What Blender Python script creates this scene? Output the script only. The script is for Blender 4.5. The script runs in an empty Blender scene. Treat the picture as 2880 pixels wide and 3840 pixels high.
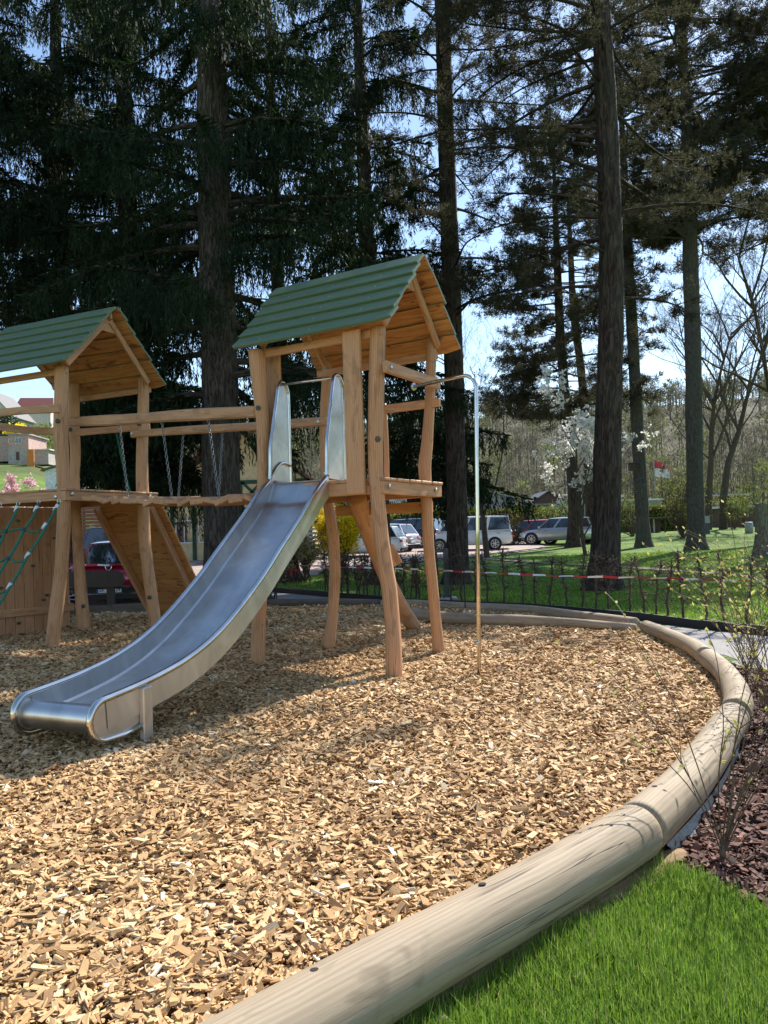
import bpy, math
import numpy as np
from mathutils import Vector, Matrix
sc = bpy.context.scene
rng = np.random.default_rng(7)
A = np.array
# ------------------------------------------------------------------ camera
PITCH, ROLL, FPX, EYE = .0261, .0326, 2884., 1.5      # focal length in pixels of a 2880 px wide picture
_c, _s, _cr, _sr = math.cos(PITCH), math.sin(PITCH), math.cos(ROLL), math.sin(ROLL)
CF = A([0, _c, _s]); _r0 = A([1., 0, 0]); _u0 = A([0, -_s, _c])
CR = _r0*_cr-_u0*_sr; CU = _r0*_sr+_u0*_cr; CP = A([0, 0, EYE])
cam = bpy.data.cameras.new('camera'); co = bpy.data.objects.new('camera', cam)
sc.collection.objects.link(co); sc.camera = co
cam.sensor_fit = 'HORIZONTAL'; cam.sensor_width = 36; cam.lens = 36*FPX/2880
cam.clip_start = .05; cam.clip_end = 3000
M4 = Matrix.Identity(4)
for i in range(3):
    M4[i][0] = CR[i]; M4[i][1] = CU[i]; M4[i][2] = -CF[i]; M4[i][3] = CP[i]
co.matrix_world = M4
# ------------------------------------------------------------------ sky and sun
SUN_AZ, SUN_EL = math.radians(37), math.radians(44)   # azimuth from +Y towards +X
w = bpy.data.worlds.new('World'); sc.world = w; w.use_nodes = True
nt = w.node_tree; nt.nodes.clear()
sky = nt.nodes.new('ShaderNodeTexSky'); sky.sky_type = 'NISHITA'; sky.sun_disc = False
sky.sun_elevation = SUN_EL; sky.sun_rotation = SUN_AZ; sky.air_density = 1.1; sky.dust_density = .25; sky.ozone_density = 1.6
bg = nt.nodes.new('ShaderNodeBackground'); bg.inputs[1].default_value = .11
wo = nt.nodes.new('ShaderNodeOutputWorld')
nt.links.new(sky.outputs[0], bg.inputs[0]); nt.links.new(bg.outputs[0], wo.inputs[0])
sl = bpy.data.lights.new('sun', 'SUN'); sl.energy = 4.8; sl.angle = math.radians(.55); sl.color = (1, .95, .87)
so = bpy.data.objects.new('sun', sl); sc.collection.objects.link(so)
so.rotation_euler = Vector((-math.sin(SUN_AZ)*math.cos(SUN_EL), -math.cos(SUN_AZ)*math.cos(SUN_EL), -math.sin(SUN_EL))).to_track_quat('-Z', 'Y').to_euler()
sc.view_settings.view_transform = 'Standard'; sc.view_settings.look = 'None'; sc.view_settings.gamma = 1
sc.view_settings.exposure = 1.0
sc.cycles.max_bounces = 6; sc.cycles.diffuse_bounces = 3; sc.cycles.glossy_bounces = 3; sc.cycles.transparent_max_bounces = 6
sc.cycles.transmission_bounces = 3; sc.cycles.use_denoising = True
# ------------------------------------------------------------------ measuring helpers: a sight line met with a plane or the ground
def ray(px, py): return CF+CR*(px-1440)/FPX-CU*(py-1920)/FPX
def PY(px, py, Y):
    d = ray(px, py); return CP+d*(Y/d[1])
def PZ(px, py, z=0.):
    d = ray(px, py); return CP+d*((z-EYE)/d[2])
def PP(px, py, o, n):
    d = ray(px, py); return CP+d*(np.dot(A(o)-CP, n)/np.dot(d, n))
def sst(x, a, b):
    t = np.clip((x-a)/(b-a), 0, 1); return t*t*(3-2*t)
def terr(x, y):
    x = np.asarray(x, float); y = np.asarray(y, float)
    yy = np.maximum(y, .1); az = np.arctan2(x, yy)
    r = np.hypot(x, y)
    base = .02*np.clip(y-22, 0, 60)
    right = 35*sst(r, 95, 250)
    wl = sst(-az, .33, .42)
    left = .146*np.clip(r-42, 0, 200)*sst(r, 40, 60)
    z = base+np.where(y > 0, 1., 0.)*(right*(1-wl)+left*wl)
    return z-.035
def PG(px, py, dz=0.):      # where a sight line meets the terrain
    Y = 10.
    for k in range(4000):
        p = PY(px, py, Y)
        if p[2] <= terr(p[0], p[1])+dz: return p
        Y *= 1.004
    return p
# ------------------------------------------------------------------ mesh builder
class MB:
    def __init__(s): s.v=[]; s.g=[]; s.t=[]; s.q=[]; s.tr=[]; s.ng=[]; s.mi=[]; s.n=0
    def add(s, v, quads=None, tris=None, ngons=None, gr=None, tint=None, mi=0):
        v = np.asarray(v, float).reshape(-1, 3); n = len(v)
        s.v.append(v); s.g.append(v if gr is None else np.asarray(gr, float).reshape(-1, 3))
        s.t.append(np.full(n, .5) if tint is None else np.broadcast_to(np.asarray(tint, float), (n,)))
        if quads is not None and len(quads): s.q.append((np.asarray(quads, int)+s.n, mi))
        if tris is not None and len(tris): s.tr.append((np.asarray(tris, int)+s.n, mi))
        if ngons:
            for g in ngons: s.ng.append((np.asarray(g, int)+s.n, mi))
        s.n += n
    def build(s, name, mats, parent=None, smooth=False):
        if not isinstance(mats, (list, tuple)): mats = [mats]
        me = bpy.data.meshes.new(name); v = np.concatenate(s.v) if s.v else np.zeros((0, 3))
        lv, ls, mi = [], [], []
        for a, m in s.q: lv.append(a.ravel()); ls.append(np.full(len(a), 4)); mi.append(np.full(len(a), m))
        for a, m in s.tr: lv.append(a.ravel()); ls.append(np.full(len(a), 3)); mi.append(np.full(len(a), m))
        for a, m in s.ng: lv.append(a); ls.append(A([len(a)])); mi.append(A([m]))
        lv = np.concatenate(lv); ls = np.concatenate(ls); mi = np.concatenate(mi)
        me.vertices.add(len(v)); me.vertices.foreach_set('co', v.astype(np.float32).ravel())
        me.loops.add(len(lv)); me.loops.foreach_set('vertex_index', lv.astype(np.int32))
        me.polygons.add(len(ls)); st = np.concatenate([[0], np.cumsum(ls)[:-1]])
        me.polygons.foreach_set('loop_start', st.astype(np.int32))
        try: me.polygons.foreach_set('loop_total', ls.astype(np.int32))
        except Exception: pass
        me.polygons.foreach_set('material_index', mi.astype(np.int32))
        me.polygons.foreach_set('use_smooth', np.full(len(ls), bool(smooth)))
        a = me.attributes.new('gr', 'FLOAT_VECTOR', 'POINT'); a.data.foreach_set('vector', np.concatenate(s.g).astype(np.float32).ravel())
        a = me.attributes.new('tint', 'FLOAT', 'POINT'); a.data.foreach_set('value', np.concatenate(s.t).astype(np.float32))
        for m in mats: me.materials.append(m)
        me.update(calc_edges=True); me.validate()
        o = bpy.data.objects.new(name, me); sc.collection.objects.link(o)
        if parent is not None:
            o.parent = parent
            if parent.type == 'EMPTY' and not parent.get('_local'): o.matrix_parent_inverse = Matrix.Translation(-parent.location)
        return o
def tag(o, label=None, cat=None, group=None, kind=None):
    if label: o['label'] = label
    if cat: o['category'] = cat
    if group: o['group'] = group
    if kind: o['kind'] = kind
    return o
def thing(name, label, cat, loc=(0, 0, 0), group=None, local=False, rz=0.):
    o = bpy.data.objects.new(name, None); sc.collection.objects.link(o); o.empty_display_size = .1
    o.location = tuple(float(x) for x in loc); o.rotation_euler = (0, 0, rz)
    if local: o['_local'] = 1
    return tag(o, label, cat, group)
def struct(mb, name, mat, smooth=False): return tag(mb.build(name, mat, None, smooth), kind='structure')
def single(mb, name, mat, label, cat, group=None, smooth=False): return tag(mb.build(name, mat, None, smooth), label, cat, group)
def copy_tree(o, parent=None):
    c = o.copy(); sc.collection.objects.link(c)
    if parent is not None: c.parent = parent
    for ch in [x for x in kids.get(o.name, [])]: copy_tree(ch, c)
    return c
kids = {}
def index_kids():
    kids.clear()
    for o in bpy.data.objects:
        if o.parent: kids.setdefault(o.parent.name, []).append(o)
def nrm(a):
    a = np.asarray(a, float); return a/np.maximum(np.linalg.norm(a, axis=-1, keepdims=True), 1e-9)
def beam(mb, p0, p1, w, h, up=(0, 0, 1), ch=.007, n=1, bow=0., tint=None, mi=0, wob=0., round_end=False):
    """chamfered timber from p0 to p1: w across, h along up"""
    p0 = A(p0, float); p1 = A(p1, float); d = nrm(p1-p0); L = np.linalg.norm(p1-p0)
    s = nrm(np.cross(d, up)); u = nrm(np.cross(s, d)); a, b = w/2, h/2; c = min(ch, a*.45, b*.45)
    prof = A([(-a+c, -b), (a-c, -b), (a, -b+c), (a, b-c), (a-c, b), (-a+c, b), (-a, b-c), (-a, -b+c)])
    ts = np.r_[0, c/L, np.linspace(0, 1, n+1)[1:-1], 1-c/L, 1]; ro = rng.uniform(0, 50, 3)
    if tint is None: tint = rng.uniform(.2, .8)
    V = []; Gc = []; ph = rng.uniform(0, 6, 4)
    for i, t in enumerate(ts):
        k = 1.
        pr = prof.copy()
        if i in (0, len(ts)-1): pr = pr*A([(a-c)/a, (b-c)/b])
        if wob:
            q = L*t
            pr = pr*(1+wob*math.sin(3.1*q+ph[0]))+A([0, wob*b*math.sin(2.2*q+ph[1])])
        ctr = p0+d*L*t+u*bow*4*t*(1-t)
        V.append(ctr+pr[:, :1]*s+pr[:, 1:]*u); Gc.append(np.c_[pr, np.full(8, L*t)]+ro)
    m = len(ts); Q = [(i*8+j, i*8+(j+1) % 8, (i+1)*8+(j+1) % 8, (i+1)*8+j) for i in range(m-1) for j in range(8)]
    mb.add(np.concatenate(V), quads=Q, ngons=[list(range(8))[::-1], [(m-1)*8+j for j in range(8)]], gr=np.concatenate(Gc), tint=tint, mi=mi)
def resample(P, R, n):
    P = A(P, float); R = A(R, float)
    t = np.r_[0, np.cumsum(np.linalg.norm(np.diff(P, axis=0), axis=1))]; t /= t[-1]
    tt = np.linspace(0, 1, n)
    # catmull-rom
    out = []
    m = len(P)
    for x in tt:
        i = min(max(np.searchsorted(t, x, 'right')-1, 0), m-2); f = (x-t[i])/(t[i+1]-t[i])
        a, b, c_, d_ = P[max(i-1, 0)], P[i], P[i+1], P[min(i+2, m-1)]
        out.append(.5*((2*b)+(-a+c_)*f+(2*a-5*b+4*c_-d_)*f*f+(-a+3*b-3*c_+d_)*f**3))
    return A(out), np.interp(tt, t, R)
def frames(P):
    d = nrm(np.gradient(P, axis=0)); N = []
    n = np.cross(d[0], (0, 0, 1.)) if abs(d[0][2]) < .9 else np.cross(d[0], (0, 1., 0)); n = nrm(n)
    for i in range(len(P)):
        n = nrm(n-np.dot(n, d[i])*d[i]); N.append(n)
    N = A(N); return d, N, np.cross(d, N)
def tube(mb, P, R, ns=12, caps=True, lump=0., tint=.5, mi=0, closed=False, flat=None, seed=None, rough=0.):
    P = A(P, float); R = np.broadcast_to(A(R, float), (len(P),)); d, N, B = frames(P)
    th = np.linspace(0, 2*np.pi, ns, endpoint=False); Ln = np.r_[0, np.cumsum(np.linalg.norm(np.diff(P, axis=0), axis=1))]
    rr = np.ones((len(P), ns))
    if lump:
        f = rng.uniform(0, 6.28, 8)
        rr = rr+lump*(np.sin(2*th[None]+f[0]+Ln[:, None]*1.7)*.5+np.sin(3*th[None]+f[1]-Ln[:, None]*3.1)*.3+np.sin(Ln[:, None]*4.2+f[2])*.5+np.sin(Ln[:, None]*9+th[None]+f[3])*.2)
    if rough: rr = rr+rng.normal(0, rough, rr.shape)
    rad = R[:, None]*rr
    V = P[:, None]+rad[..., None]*(np.cos(th)[None, :, None]*N[:, None]+np.sin(th)[None, :, None]*B[:, None])
    G = np.stack([rad*np.cos(th), rad*np.sin(th), np.broadcast_to(Ln[:, None], rad.shape)], -1)+rng.uniform(0, 50, 3)
    m = len(P); i = np.arange(m-1)[:, None]; j = np.arange(ns)[None]; j2 = (j+1) % ns
    Q = np.stack([i*ns+j, i*ns+j2, (i+1)*ns+j2, (i+1)*ns+j], -1).reshape(-1, 4)
    ng = []
    if caps: ng = [list(range(ns))[::-1], [(m-1)*ns+q for q in range(ns)]]
    mb.add(V.reshape(-1, 3), quads=Q, ngons=ng, gr=G.reshape(-1, 3), tint=tint, mi=mi)
def strip(mb, L1, L2, mi=0, tint=.5, gr=None):      # ruled sheet between two polylines
    L1 = A(L1, float); L2 = A(L2, float); n = len(L1)
    mb.add(np.concatenate([L1, L2]), quads=[(i, i+1, n+i+1, n+i) for i in range(n-1)], mi=mi, tint=tint, gr=gr)
def slab(mb, outline, nvec, t, mi=0, tint=.5, hole=None):   # flat polygon given thickness along nvec
    O = A(outline, float); n = len(O); nvec = nrm(A(nvec, float))*t
    mb.add(np.concatenate([O, O+nvec]), quads=[(i, (i+1) % n, n+(i+1) % n, n+i) for i in range(n)],
           ngons=[list(range(n))[::-1], [n+i for i in range(n)]], mi=mi, tint=tint)
def box(mb, c, sx, sy, sz, rz=0., ch=.01, **k):
    c = A(c, float); r = A([math.cos(rz), math.sin(rz), 0]); beam(mb, c-r*sx/2, c+r*sx/2, sy, sz, ch=ch, **k)
def disc(mb, c, n, r, t, ns=14, mi=0, tint=.5, dome=0.):
    c = A(c, float); n = nrm(n); P = [c, c+n*t*.7, c+n*t]; tube(mb, P, [r, r, r*.8], ns=ns, mi=mi, tint=tint)
def kites(mb, p, d, l, w, tint=None, mi=0, waist=.4):
    n = len(p); d = nrm(d); s = nrm(np.cross(d, rng.normal(size=(n, 3)))); l = np.broadcast_to(l, (n,))[:, None]; w = np.broadcast_to(w, (n,))[:, None]
    V = np.stack([p, p+d*l*waist+s*w/2, p+d*l, p+d*l*waist-s*w/2], 1).reshape(-1, 3)
    if tint is None: tint = rng.uniform(0, 1, n)
    mb.add(V, quads=np.arange(4*n).reshape(n, 4), tint=np.repeat(np.broadcast_to(tint, (n,)), 4), mi=mi)
def inpoly(x, y, poly):
    poly = np.asarray(poly)[:, :2]; r = np.zeros(len(x), bool); j = len(poly)-1
    for i in range(len(poly)):
        a, b = poly[i], poly[j]
        if a[1] != b[1]:
            r ^= ((a[1] > y) != (b[1] > y)) & (x < (b[0]-a[0])*(y-a[1])/(b[1]-a[1])+a[0])
        j = i
    return r
# ------------------------------------------------------------------ materials
def newmat(name):
    m = bpy.data.materials.new(name); m.use_nodes = True; n = m.node_tree; n.nodes.clear()
    o = n.nodes.new('ShaderNodeOutputMaterial'); b = n.nodes.new('ShaderNodeBsdfPrincipled'); n.links.new(b.outputs[0], o.inputs[0])
    return m, n, b, o
def N(n, t, **k):
    x = n.nodes.new(t)
    for a, b in k.items(): setattr(x, a, b)
    return x
def ramp(n, fac, stops):
    r = N(n, 'ShaderNodeValToRGB'); e = r.color_ramp.elements
    while len(e) < len(stops): e.new(.5)
    for i, (p, c) in enumerate(stops): e[i].position = p; e[i].color = (*c, 1)
    n.links.new(fac, r.inputs[0]); return r.outputs[0]
def noise(n, vec, scale, detail=4, rough=.55, dist=0.):
    x = N(n, 'ShaderNodeTexNoise'); x.inputs['Scale'].default_value = scale; x.inputs['Detail'].default_value = detail
    x.inputs['Roughness'].default_value = rough; x.inputs['Distortion'].default_value = dist
    if vec is not None: n.links.new(vec, x.inputs['Vector'])
    return x.outputs[0]
def mapping(n, vec, scale):
    m = N(n, 'ShaderNodeMapping'); m.inputs['Scale'].default_value = scale; n.links.new(vec, m.inputs[0]); return m.outputs[0]
def mixc(n, f, a, b, mode='MIX'):
    m = N(n, 'ShaderNodeMix', data_type='RGBA', blend_type=mode)
    for s, v in ((m.inputs[0], f), (m.inputs[6], a), (m.inputs[7], b)):
        if hasattr(v, 'is_output') or hasattr(v, 'links'): n.links.new(v, s)
        else: s.default_value = v if not isinstance(v, tuple) else (*v, 1)
    return m.outputs[2]
def attr(n, name, o='Vector'):
    a = N(n, 'ShaderNodeAttribute', attribute_name=name); return a.outputs[o]
def mathn(n, op, a, b=0.):
    m = N(n, 'ShaderNodeMath', operation=op)
    for s, v in ((m.inputs[0], a), (m.inputs[1], b)):
        if hasattr(v, 'links'): n.links.new(v, s)
        else: s.default_value = v
    return m.outputs[0]
def bump(n, b, h, st=.3, dist=.01):
    x = N(n, 'ShaderNodeBump'); x.inputs['Strength'].default_value = st; x.inputs['Distance'].default_value = dist
    n.links.new(h, x.inputs['Height']); n.links.new(x.outputs[0], b.inputs['Normal']); return x
def plain(name, col, rough=.6, metal=0., var=.15, scale=6., coat=0., spec=.5, bmp=0.):
    m, n, b, o = newmat(name); tc = N(n, 'ShaderNodeTexCoord').outputs['Object']
    nz = noise(n, tc, scale, 5)
    c2 = tuple(x*(1-var*1.6) for x in col); c3 = tuple(min(x*(1+var), 1) for x in col)
    n.links.new(ramp(n, nz, [(.3, c2), (.7, c3)]), b.inputs['Base Color'])
    b.inputs['Roughness'].default_value = rough; b.inputs['Metallic'].default_value = metal
    b.inputs['Coat Weight'].default_value = coat; b.inputs['Specular IOR Level'].default_value = spec
    if bmp: bump(n, b, nz, bmp, .02)
    return m
def wood(name, light, dark, rough=.6, grain=1., stain=(.12, .05, .02), stain_amt=.5, weather=None):
    m, n, b, o = newmat(name); g = attr(n, 'gr'); t = attr(n, 'tint', 'Fac')
    fine = noise(n, mapping(n, g, (60*grain, 60*grain, 3)), 1., 6, .65, .4)
    ringv = mapping(n, g, (9*grain, 9*grain, .8)); big = noise(n, ringv, 1.2, 3, .5, 1.2)
    wv = N(n, 'ShaderNodeTexWave', wave_type='BANDS', bands_direction='X'); wv.inputs['Scale'].default_value = 5; wv.inputs['Distortion'].default_value = 7
    wv.inputs['Detail'].default_value = 3; wv.inputs['Detail Scale'].default_value = .8; n.links.new(mapping(n, g, (3*grain, 3*grain, .45)), wv.inputs[0])
    f = mathn(n, 'ADD', mathn(n, 'MULTIPLY', fine, .5), mathn(n, 'MULTIPLY', wv.outputs[0 if len(wv.outputs) == 1 else 1], .22))
    f = mathn(n, 'ADD', f, mathn(n, 'MULTIPLY', big, .35)); f = mathn(n, 'ADD', f, mathn(n, 'MULTIPLY', t, .28))
    col = ramp(n, f, [(.36, dark), (.62, tuple((a+c)/2 for a, c in zip(light, dark))), (.9, light)])
    st = noise(n, mapping(n, g, (7, 7, 2.2)), 1., 3, .6, 1.5)
    sf = ramp(n, st, [(.56, (0, 0, 0)), (.68, (1, 1, 1))])
    col = mixc(n, mathn(n, 'MULTIPLY', sf, stain_amt), col, stain)
    # drying cracks: thin dark lines along the grain
    cr = noise(n, mapping(n, g, (26, 26, .55)), 1., 2, .4, .3)
    cf = ramp(n, cr, [(.487, (0, 0, 0)), (.5, (1, 1, 1)), (.513, (0, 0, 0))])
    cm = noise(n, mapping(n, g, (4, 4, 1.1)), 1., 1, .5)
    cf2 = mathn(n, 'MULTIPLY', cf, ramp(n, cm, [(.52, (0, 0, 0)), (.6, (1, 1, 1))]))
    col = mixc(n, mathn(n, 'MULTIPLY', cf2, .85), col, tuple(x*.25 for x in dark))
    if weather:
        wn = noise(n, g, 3.2, 5, .6); col = mixc(n, ramp(n, wn, [(.42, (0, 0, 0)), (.62, (1, 1, 1))]), col, weather)
    n.links.new(col, b.inputs['Base Color']); b.inputs['Roughness'].default_value = rough
    b.inputs['Specular IOR Level'].default_value = .35
    bump(n, b, mathn(n, 'SUBTRACT', fine, mathn(n, 'MULTIPLY', cf2, 1.5)), .35, .004)
    return m
def leafmat(name, c0, c1, trans=.35, rough=.6, spec=.3, tcol=None, c2=None):
    m, n, b, o = newmat(name); t = attr(n, 'tint', 'Fac'); col = ramp(n, t, [(0, c0), (1, c1)] if c2 is None else [(0, c0), (.93, c1), (.97, c2)])
    n.links.new(col, b.inputs['Base Color']); b.inputs['Roughness'].default_value = rough; b.inputs['Specular IOR Level'].default_value = spec
    tr = N(n, 'ShaderNodeBsdfTranslucent'); mx = N(n, 'ShaderNodeMixShader'); mx.inputs[0].default_value = trans
    n.links.new(col if tcol is None else ramp(n, t, [(0, tcol), (1, tuple(min(1, x*1.5) for x in tcol))]), tr.inputs[0])
    n.links.new(b.outputs[0], mx.inputs[1]); n.links.new(tr.outputs[0], mx.inputs[2]); n.links.new(mx.outputs[0], o.inputs[0])
    return m
def steel(name, rough, aniso=.6, smear=0.):
    m, n, b, o = newmat(name); g = attr(n, 'gr')
    nz = noise(n, mapping(n, g, (90, 90, 1.5)), 1., 4, .6); n2 = noise(n, g, 3.5, 5, .6, .8)
    b.inputs['Metallic'].default_value = 1
    n.links.new(ramp(n, n2, [(.3, (.50, .485, .46)), (.7, (.71, .69, .655))]), b.inputs['Base Color'])
    r = mathn(n, 'ADD', mathn(n, 'MULTIPLY', n2, smear), rough-smear*.45); r = mathn(n, 'ADD', r, mathn(n, 'MULTIPLY', nz, .06))
    n.links.new(r, b.inputs['Roughness']); b.inputs['Anisotropic'].default_value = aniso
    n3_ = noise(n, mapping(n, g, (3, 3, 1.6)), 1., 2, .5); sc2 = noise(n, mapping(n, g, (160, 160, 4)), 1., 2, .6)
    bp = bump(n, b, n3_, .10, .05); b2 = N(n, 'ShaderNodeBump'); b2.inputs['Strength'].default_value = .10; b2.inputs['Distance'].default_value = .002
    n.links.new(mathn(n, 'ADD', nz, sc2), b2.inputs['Height']); n.links.new(bp.outputs[0], b2.inputs['Normal']); n.links.new(b2.outputs[0], b.inputs['Normal'])
    return m
def barkmat(name, c0, c1, sc_=1.):
    m, n, b, o = newmat(name); g = attr(n, 'gr')
    a = noise(n, mapping(n, g, (26*sc_, 26*sc_, 4.5*sc_)), 1., 5, .65, .6); f = noise(n, mapping(n, g, (70*sc_, 70*sc_, 30*sc_)), 1., 4, .7); l = noise(n, g, 1.1, 3)
    h = mathn(n, 'ADD', ramp(n, a, [(.40, (0, 0, 0)), (.56, (.8, .8, .8))]), mathn(n, 'MULTIPLY', f, .35))
    c = ramp(n, h, [(.12, c0), (.95, c1)]); c = mixc(n, ramp(n, l, [(.45, (0, 0, 0)), (.7, (.5, .5, .5))]), c, tuple(x*.8+.02 for x in (c1[1], c1[1]*1.05, c1[2]*.9)))
    n.links.new(c, b.inputs['Base Color']); b.inputs['Roughness'].default_value = .9
    b.inputs['Specular IOR Level'].default_value = .2; bump(n, b, h, .9, .04); return m
MT = {}
MT['wood'] = wood('new_robinia_wood', (.62, .345, .18), (.34, .165, .075), stain_amt=.35)
MT['orange_wood'] = wood('roof_lining_wood', (.60, .31, .115), (.36, .155, .05), stain=(.15, .05, .015), stain_amt=.8)  # natural wood of a stronger orange with heavier brown stains
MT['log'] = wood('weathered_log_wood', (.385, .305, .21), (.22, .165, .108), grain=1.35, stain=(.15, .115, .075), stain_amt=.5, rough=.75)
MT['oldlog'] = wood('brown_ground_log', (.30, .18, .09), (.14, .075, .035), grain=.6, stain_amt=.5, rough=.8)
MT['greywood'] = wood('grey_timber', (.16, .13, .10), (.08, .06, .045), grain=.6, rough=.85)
MT['darkwood'] = wood('dark_stained_wood', (.07, .045, .032), (.035, .022, .016), rough=.6)
MT['endgrain'] = plain('sawn_end', (.36, .22, .11), .8, var=.25, scale=40)
MT['green'] = wood('green_painted_board', (.125, .18, .092), (.085, .13, .06), grain=.8, stain=(.05, .11, .06), stain_amt=.3, rough=.42)
MT['steel'] = steel('brushed_steel', .30, .5, .16)
MT['panel'] = steel('satin_steel_sheet', .42, .3, .1); MT['rail'] = steel('polished_steel_tube', .14, .2, .05)
MT['chain'] = plain('galvanised_chain', (.26, .26, .26), .5, 1., .2)
MT['bolt'] = plain('stainless_bolt', (.55, .55, .54), .3, 1., .1)
MT['cap'] = plain('dark_plastic_cap', (.03, .05, .045), .4, 0, .1)
MT['rope'] = plain('green_rope', (.01, .19, .125), .7, 0, .35, 90., bmp=.5)
MT['white_plastic'] = plain('white_clamp', (.75, .77, .8), .4, 0, .05)
MT['red'] = plain('red_tape', (.55, .03, .035), .4, 0, .1); MT['white'] = plain('white_paint', (.78, .78, .76), .45, 0, .06)
MT['black'] = plain('black_edging', (.016, .017, .02), .6, 0, .2); MT['dgrey'] = plain('anthracite_metal', (.05, .06, .065), .45, 0, .1)
MT['concrete'] = plain('concrete', (.34, .33, .31), .9, 0, .25, 14., bmp=.3)
# ------------------------------------------------------------------ ground, path, car park
def grassmat(name, yellow=.25):
    m, n, b, o = newmat(name); tc = N(n, 'ShaderNodeTexCoord').outputs['Object']
    a = noise(n, tc, .35, 5, .6); f = noise(n, tc, 14, 4, .7); h = noise(n, tc, 60, 3, .7)
    c = ramp(n, mathn(n, 'ADD', mathn(n, 'MULTIPLY', a, .5), mathn(n, 'MULTIPLY', f, .5)), [(.36, (.06, .12, .014)), (.5, (.12, .20, .028)), (.66, (.20, .27, .06))])
    sep = N(n, 'ShaderNodeSeparateXYZ'); n.links.new(tc, sep.inputs[0])
    # beyond the gardens the ground is wooded: leaf litter instead of turf (except the open slope on the left)
    far = ramp(n, mathn(n, 'MULTIPLY', sep.outputs[1], .005), [(.42, (0, 0, 0)), (.5, (1, 1, 1))])
    rt = ramp(n, mathn(n, 'ADD', mathn(n, 'MULTIPLY', sep.outputs[0], .005), .5), [(.18, (0, 0, 0)), (.30, (1, 1, 1))])
    c = mixc(n, mathn(n, 'MULTIPLY', far, rt), c, ramp(n, a, [(.3, (.05, .045, .025)), (.7, (.10, .10, .045))]))
    n.links.new(c, b.inputs['Base Color']); b.inputs['Roughness'].default_value = .85; b.inputs['Specular IOR Level'].default_value = .15
    bump(n, b, mathn(n, 'ADD', f, h), .9, .05); return m
MT['grass'] = grassmat('turf')
na = 220; az = np.linspace(-math.pi, math.pi, na+1); rr = np.r_[0.3, np.geomspace(1., 1500, 110)]
AZ, RRR = np.meshgrid(az, rr); gx = RRR*np.sin(AZ); gy = RRR*np.cos(AZ); gz = terr(gx, gy)
mb = MB(); nn = na+1; i = np.arange(len(rr)-1)[:, None]; j = np.arange(na)[None]
mb.add(np.stack([gx, gy, gz], -1).reshape(-1, 3), quads=np.stack([i*nn+j, (i+1)*nn+j, (i+1)*nn+j+1, i*nn+j+1], -1).reshape(-1, 4), ngons=[[q for q in range(na)]])
struct(mb, 'ground', MT['grass'], True)
def drape(poly, dz, step, name, mat, smooth=True):
    poly = A(poly)[:, :2]; lo = poly.min(0); hi = poly.max(0)
    xs = np.arange(lo[0], hi[0]+step, step); ys = np.arange(lo[1], hi[1]+step, step)
    X, Y = np.meshgrid(xs, ys); Z = terr(X, Y)+dz; ins = inpoly(X.ravel(), Y.ravel(), poly).reshape(X.shape)
    V = np.stack([X, Y, Z], -1).reshape(-1, 3); n = len(xs)
    ii, jj = np.nonzero(ins[:-1, :-1] & ins[1:, :-1] & ins[:-1, 1:] & ins[1:, 1:])
    q = np.stack([ii*n+jj, ii*n+jj+1, (ii+1)*n+jj+1, (ii+1)*n+jj], -1)
    used = np.unique(q); mp = -np.ones(len(V), int); mp[used] = np.arange(len(used))
    mb = MB(); mb.add(V[used], quads=mp[q]); return struct(mb, name, mat, smooth)
def patmat(name, c0, c1, scale, rough=.9, bmp=.5, fine=60.):
    m, n, b, o = newmat(name); tc = N(n, 'ShaderNodeTexCoord').outputs['Object']
    a = noise(n, tc, scale, 5, .6); f = noise(n, tc, fine, 4, .7)
    n.links.new(ramp(n, mathn(n, 'ADD', mathn(n, 'MULTIPLY', a, .45), mathn(n, 'MULTIPLY', f, .55)), [(.35, c0), (.65, c1)]), b.inputs['Base Color'])
    b.inputs['Roughness'].default_value = rough; b.inputs['Specular IOR Level'].default_value = .2; bump(n, b, f, bmp, .02); return m
MT['soil'] = patmat('bare_soil', (.09, .062, .04), (.20, .15, .095), 3, fine=30)
MT['gravel'] = patmat('pinkish_car_park_gravel', (.26, .20, .17), (.42, .34, .30), .8)
MT['dirt'] = patmat('worn_dirt_track', (.20, .15, .10), (.33, .27, .19), 1.5)
MT['chipbase'] = patmat('compacted_chips', (.20, .12, .055), (.42, .27, .13), 8, fine=45)
MT['mulchbase'] = patmat('bark_bed', (.025, .012, .008), (.09, .045, .03), 8, fine=40)
def pavemat():
    m, n, b, o = newmat('grey_paving_blocks'); tc = N(n, 'ShaderNodeTexCoord').outputs['Object']
    mp = N(n, 'ShaderNodeMapping'); mp.inputs['Rotation'].default_value = (0, 0, .45); n.links.new(tc, mp.inputs[0])
    br = N(n, 'ShaderNodeTexBrick'); br.inputs['Scale'].default_value = 5; br.inputs['Mortar Size'].default_value = .012
    br.inputs['Color1'].default_value = (.27, .255, .25, 1); br.inputs['Color2'].default_value = (.22, .21, .205, 1); br.inputs['Mortar'].default_value = (.11, .10, .09, 1)
    n.links.new(mp.outputs[0], br.inputs[0]); f = noise(n, tc, 50, 4, .7)
    n.links.new(mixc(n, .35, br.outputs[0], ramp(n, f, [(.3, (.15, .145, .14)), (.7, (.36, .34, .33))])), b.inputs['Base Color'])
    b.inputs['Roughness'].default_value = .9; bump(n, b, br.outputs[1], -.4, .01); return m
MT['pave'] = pavemat()
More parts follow.
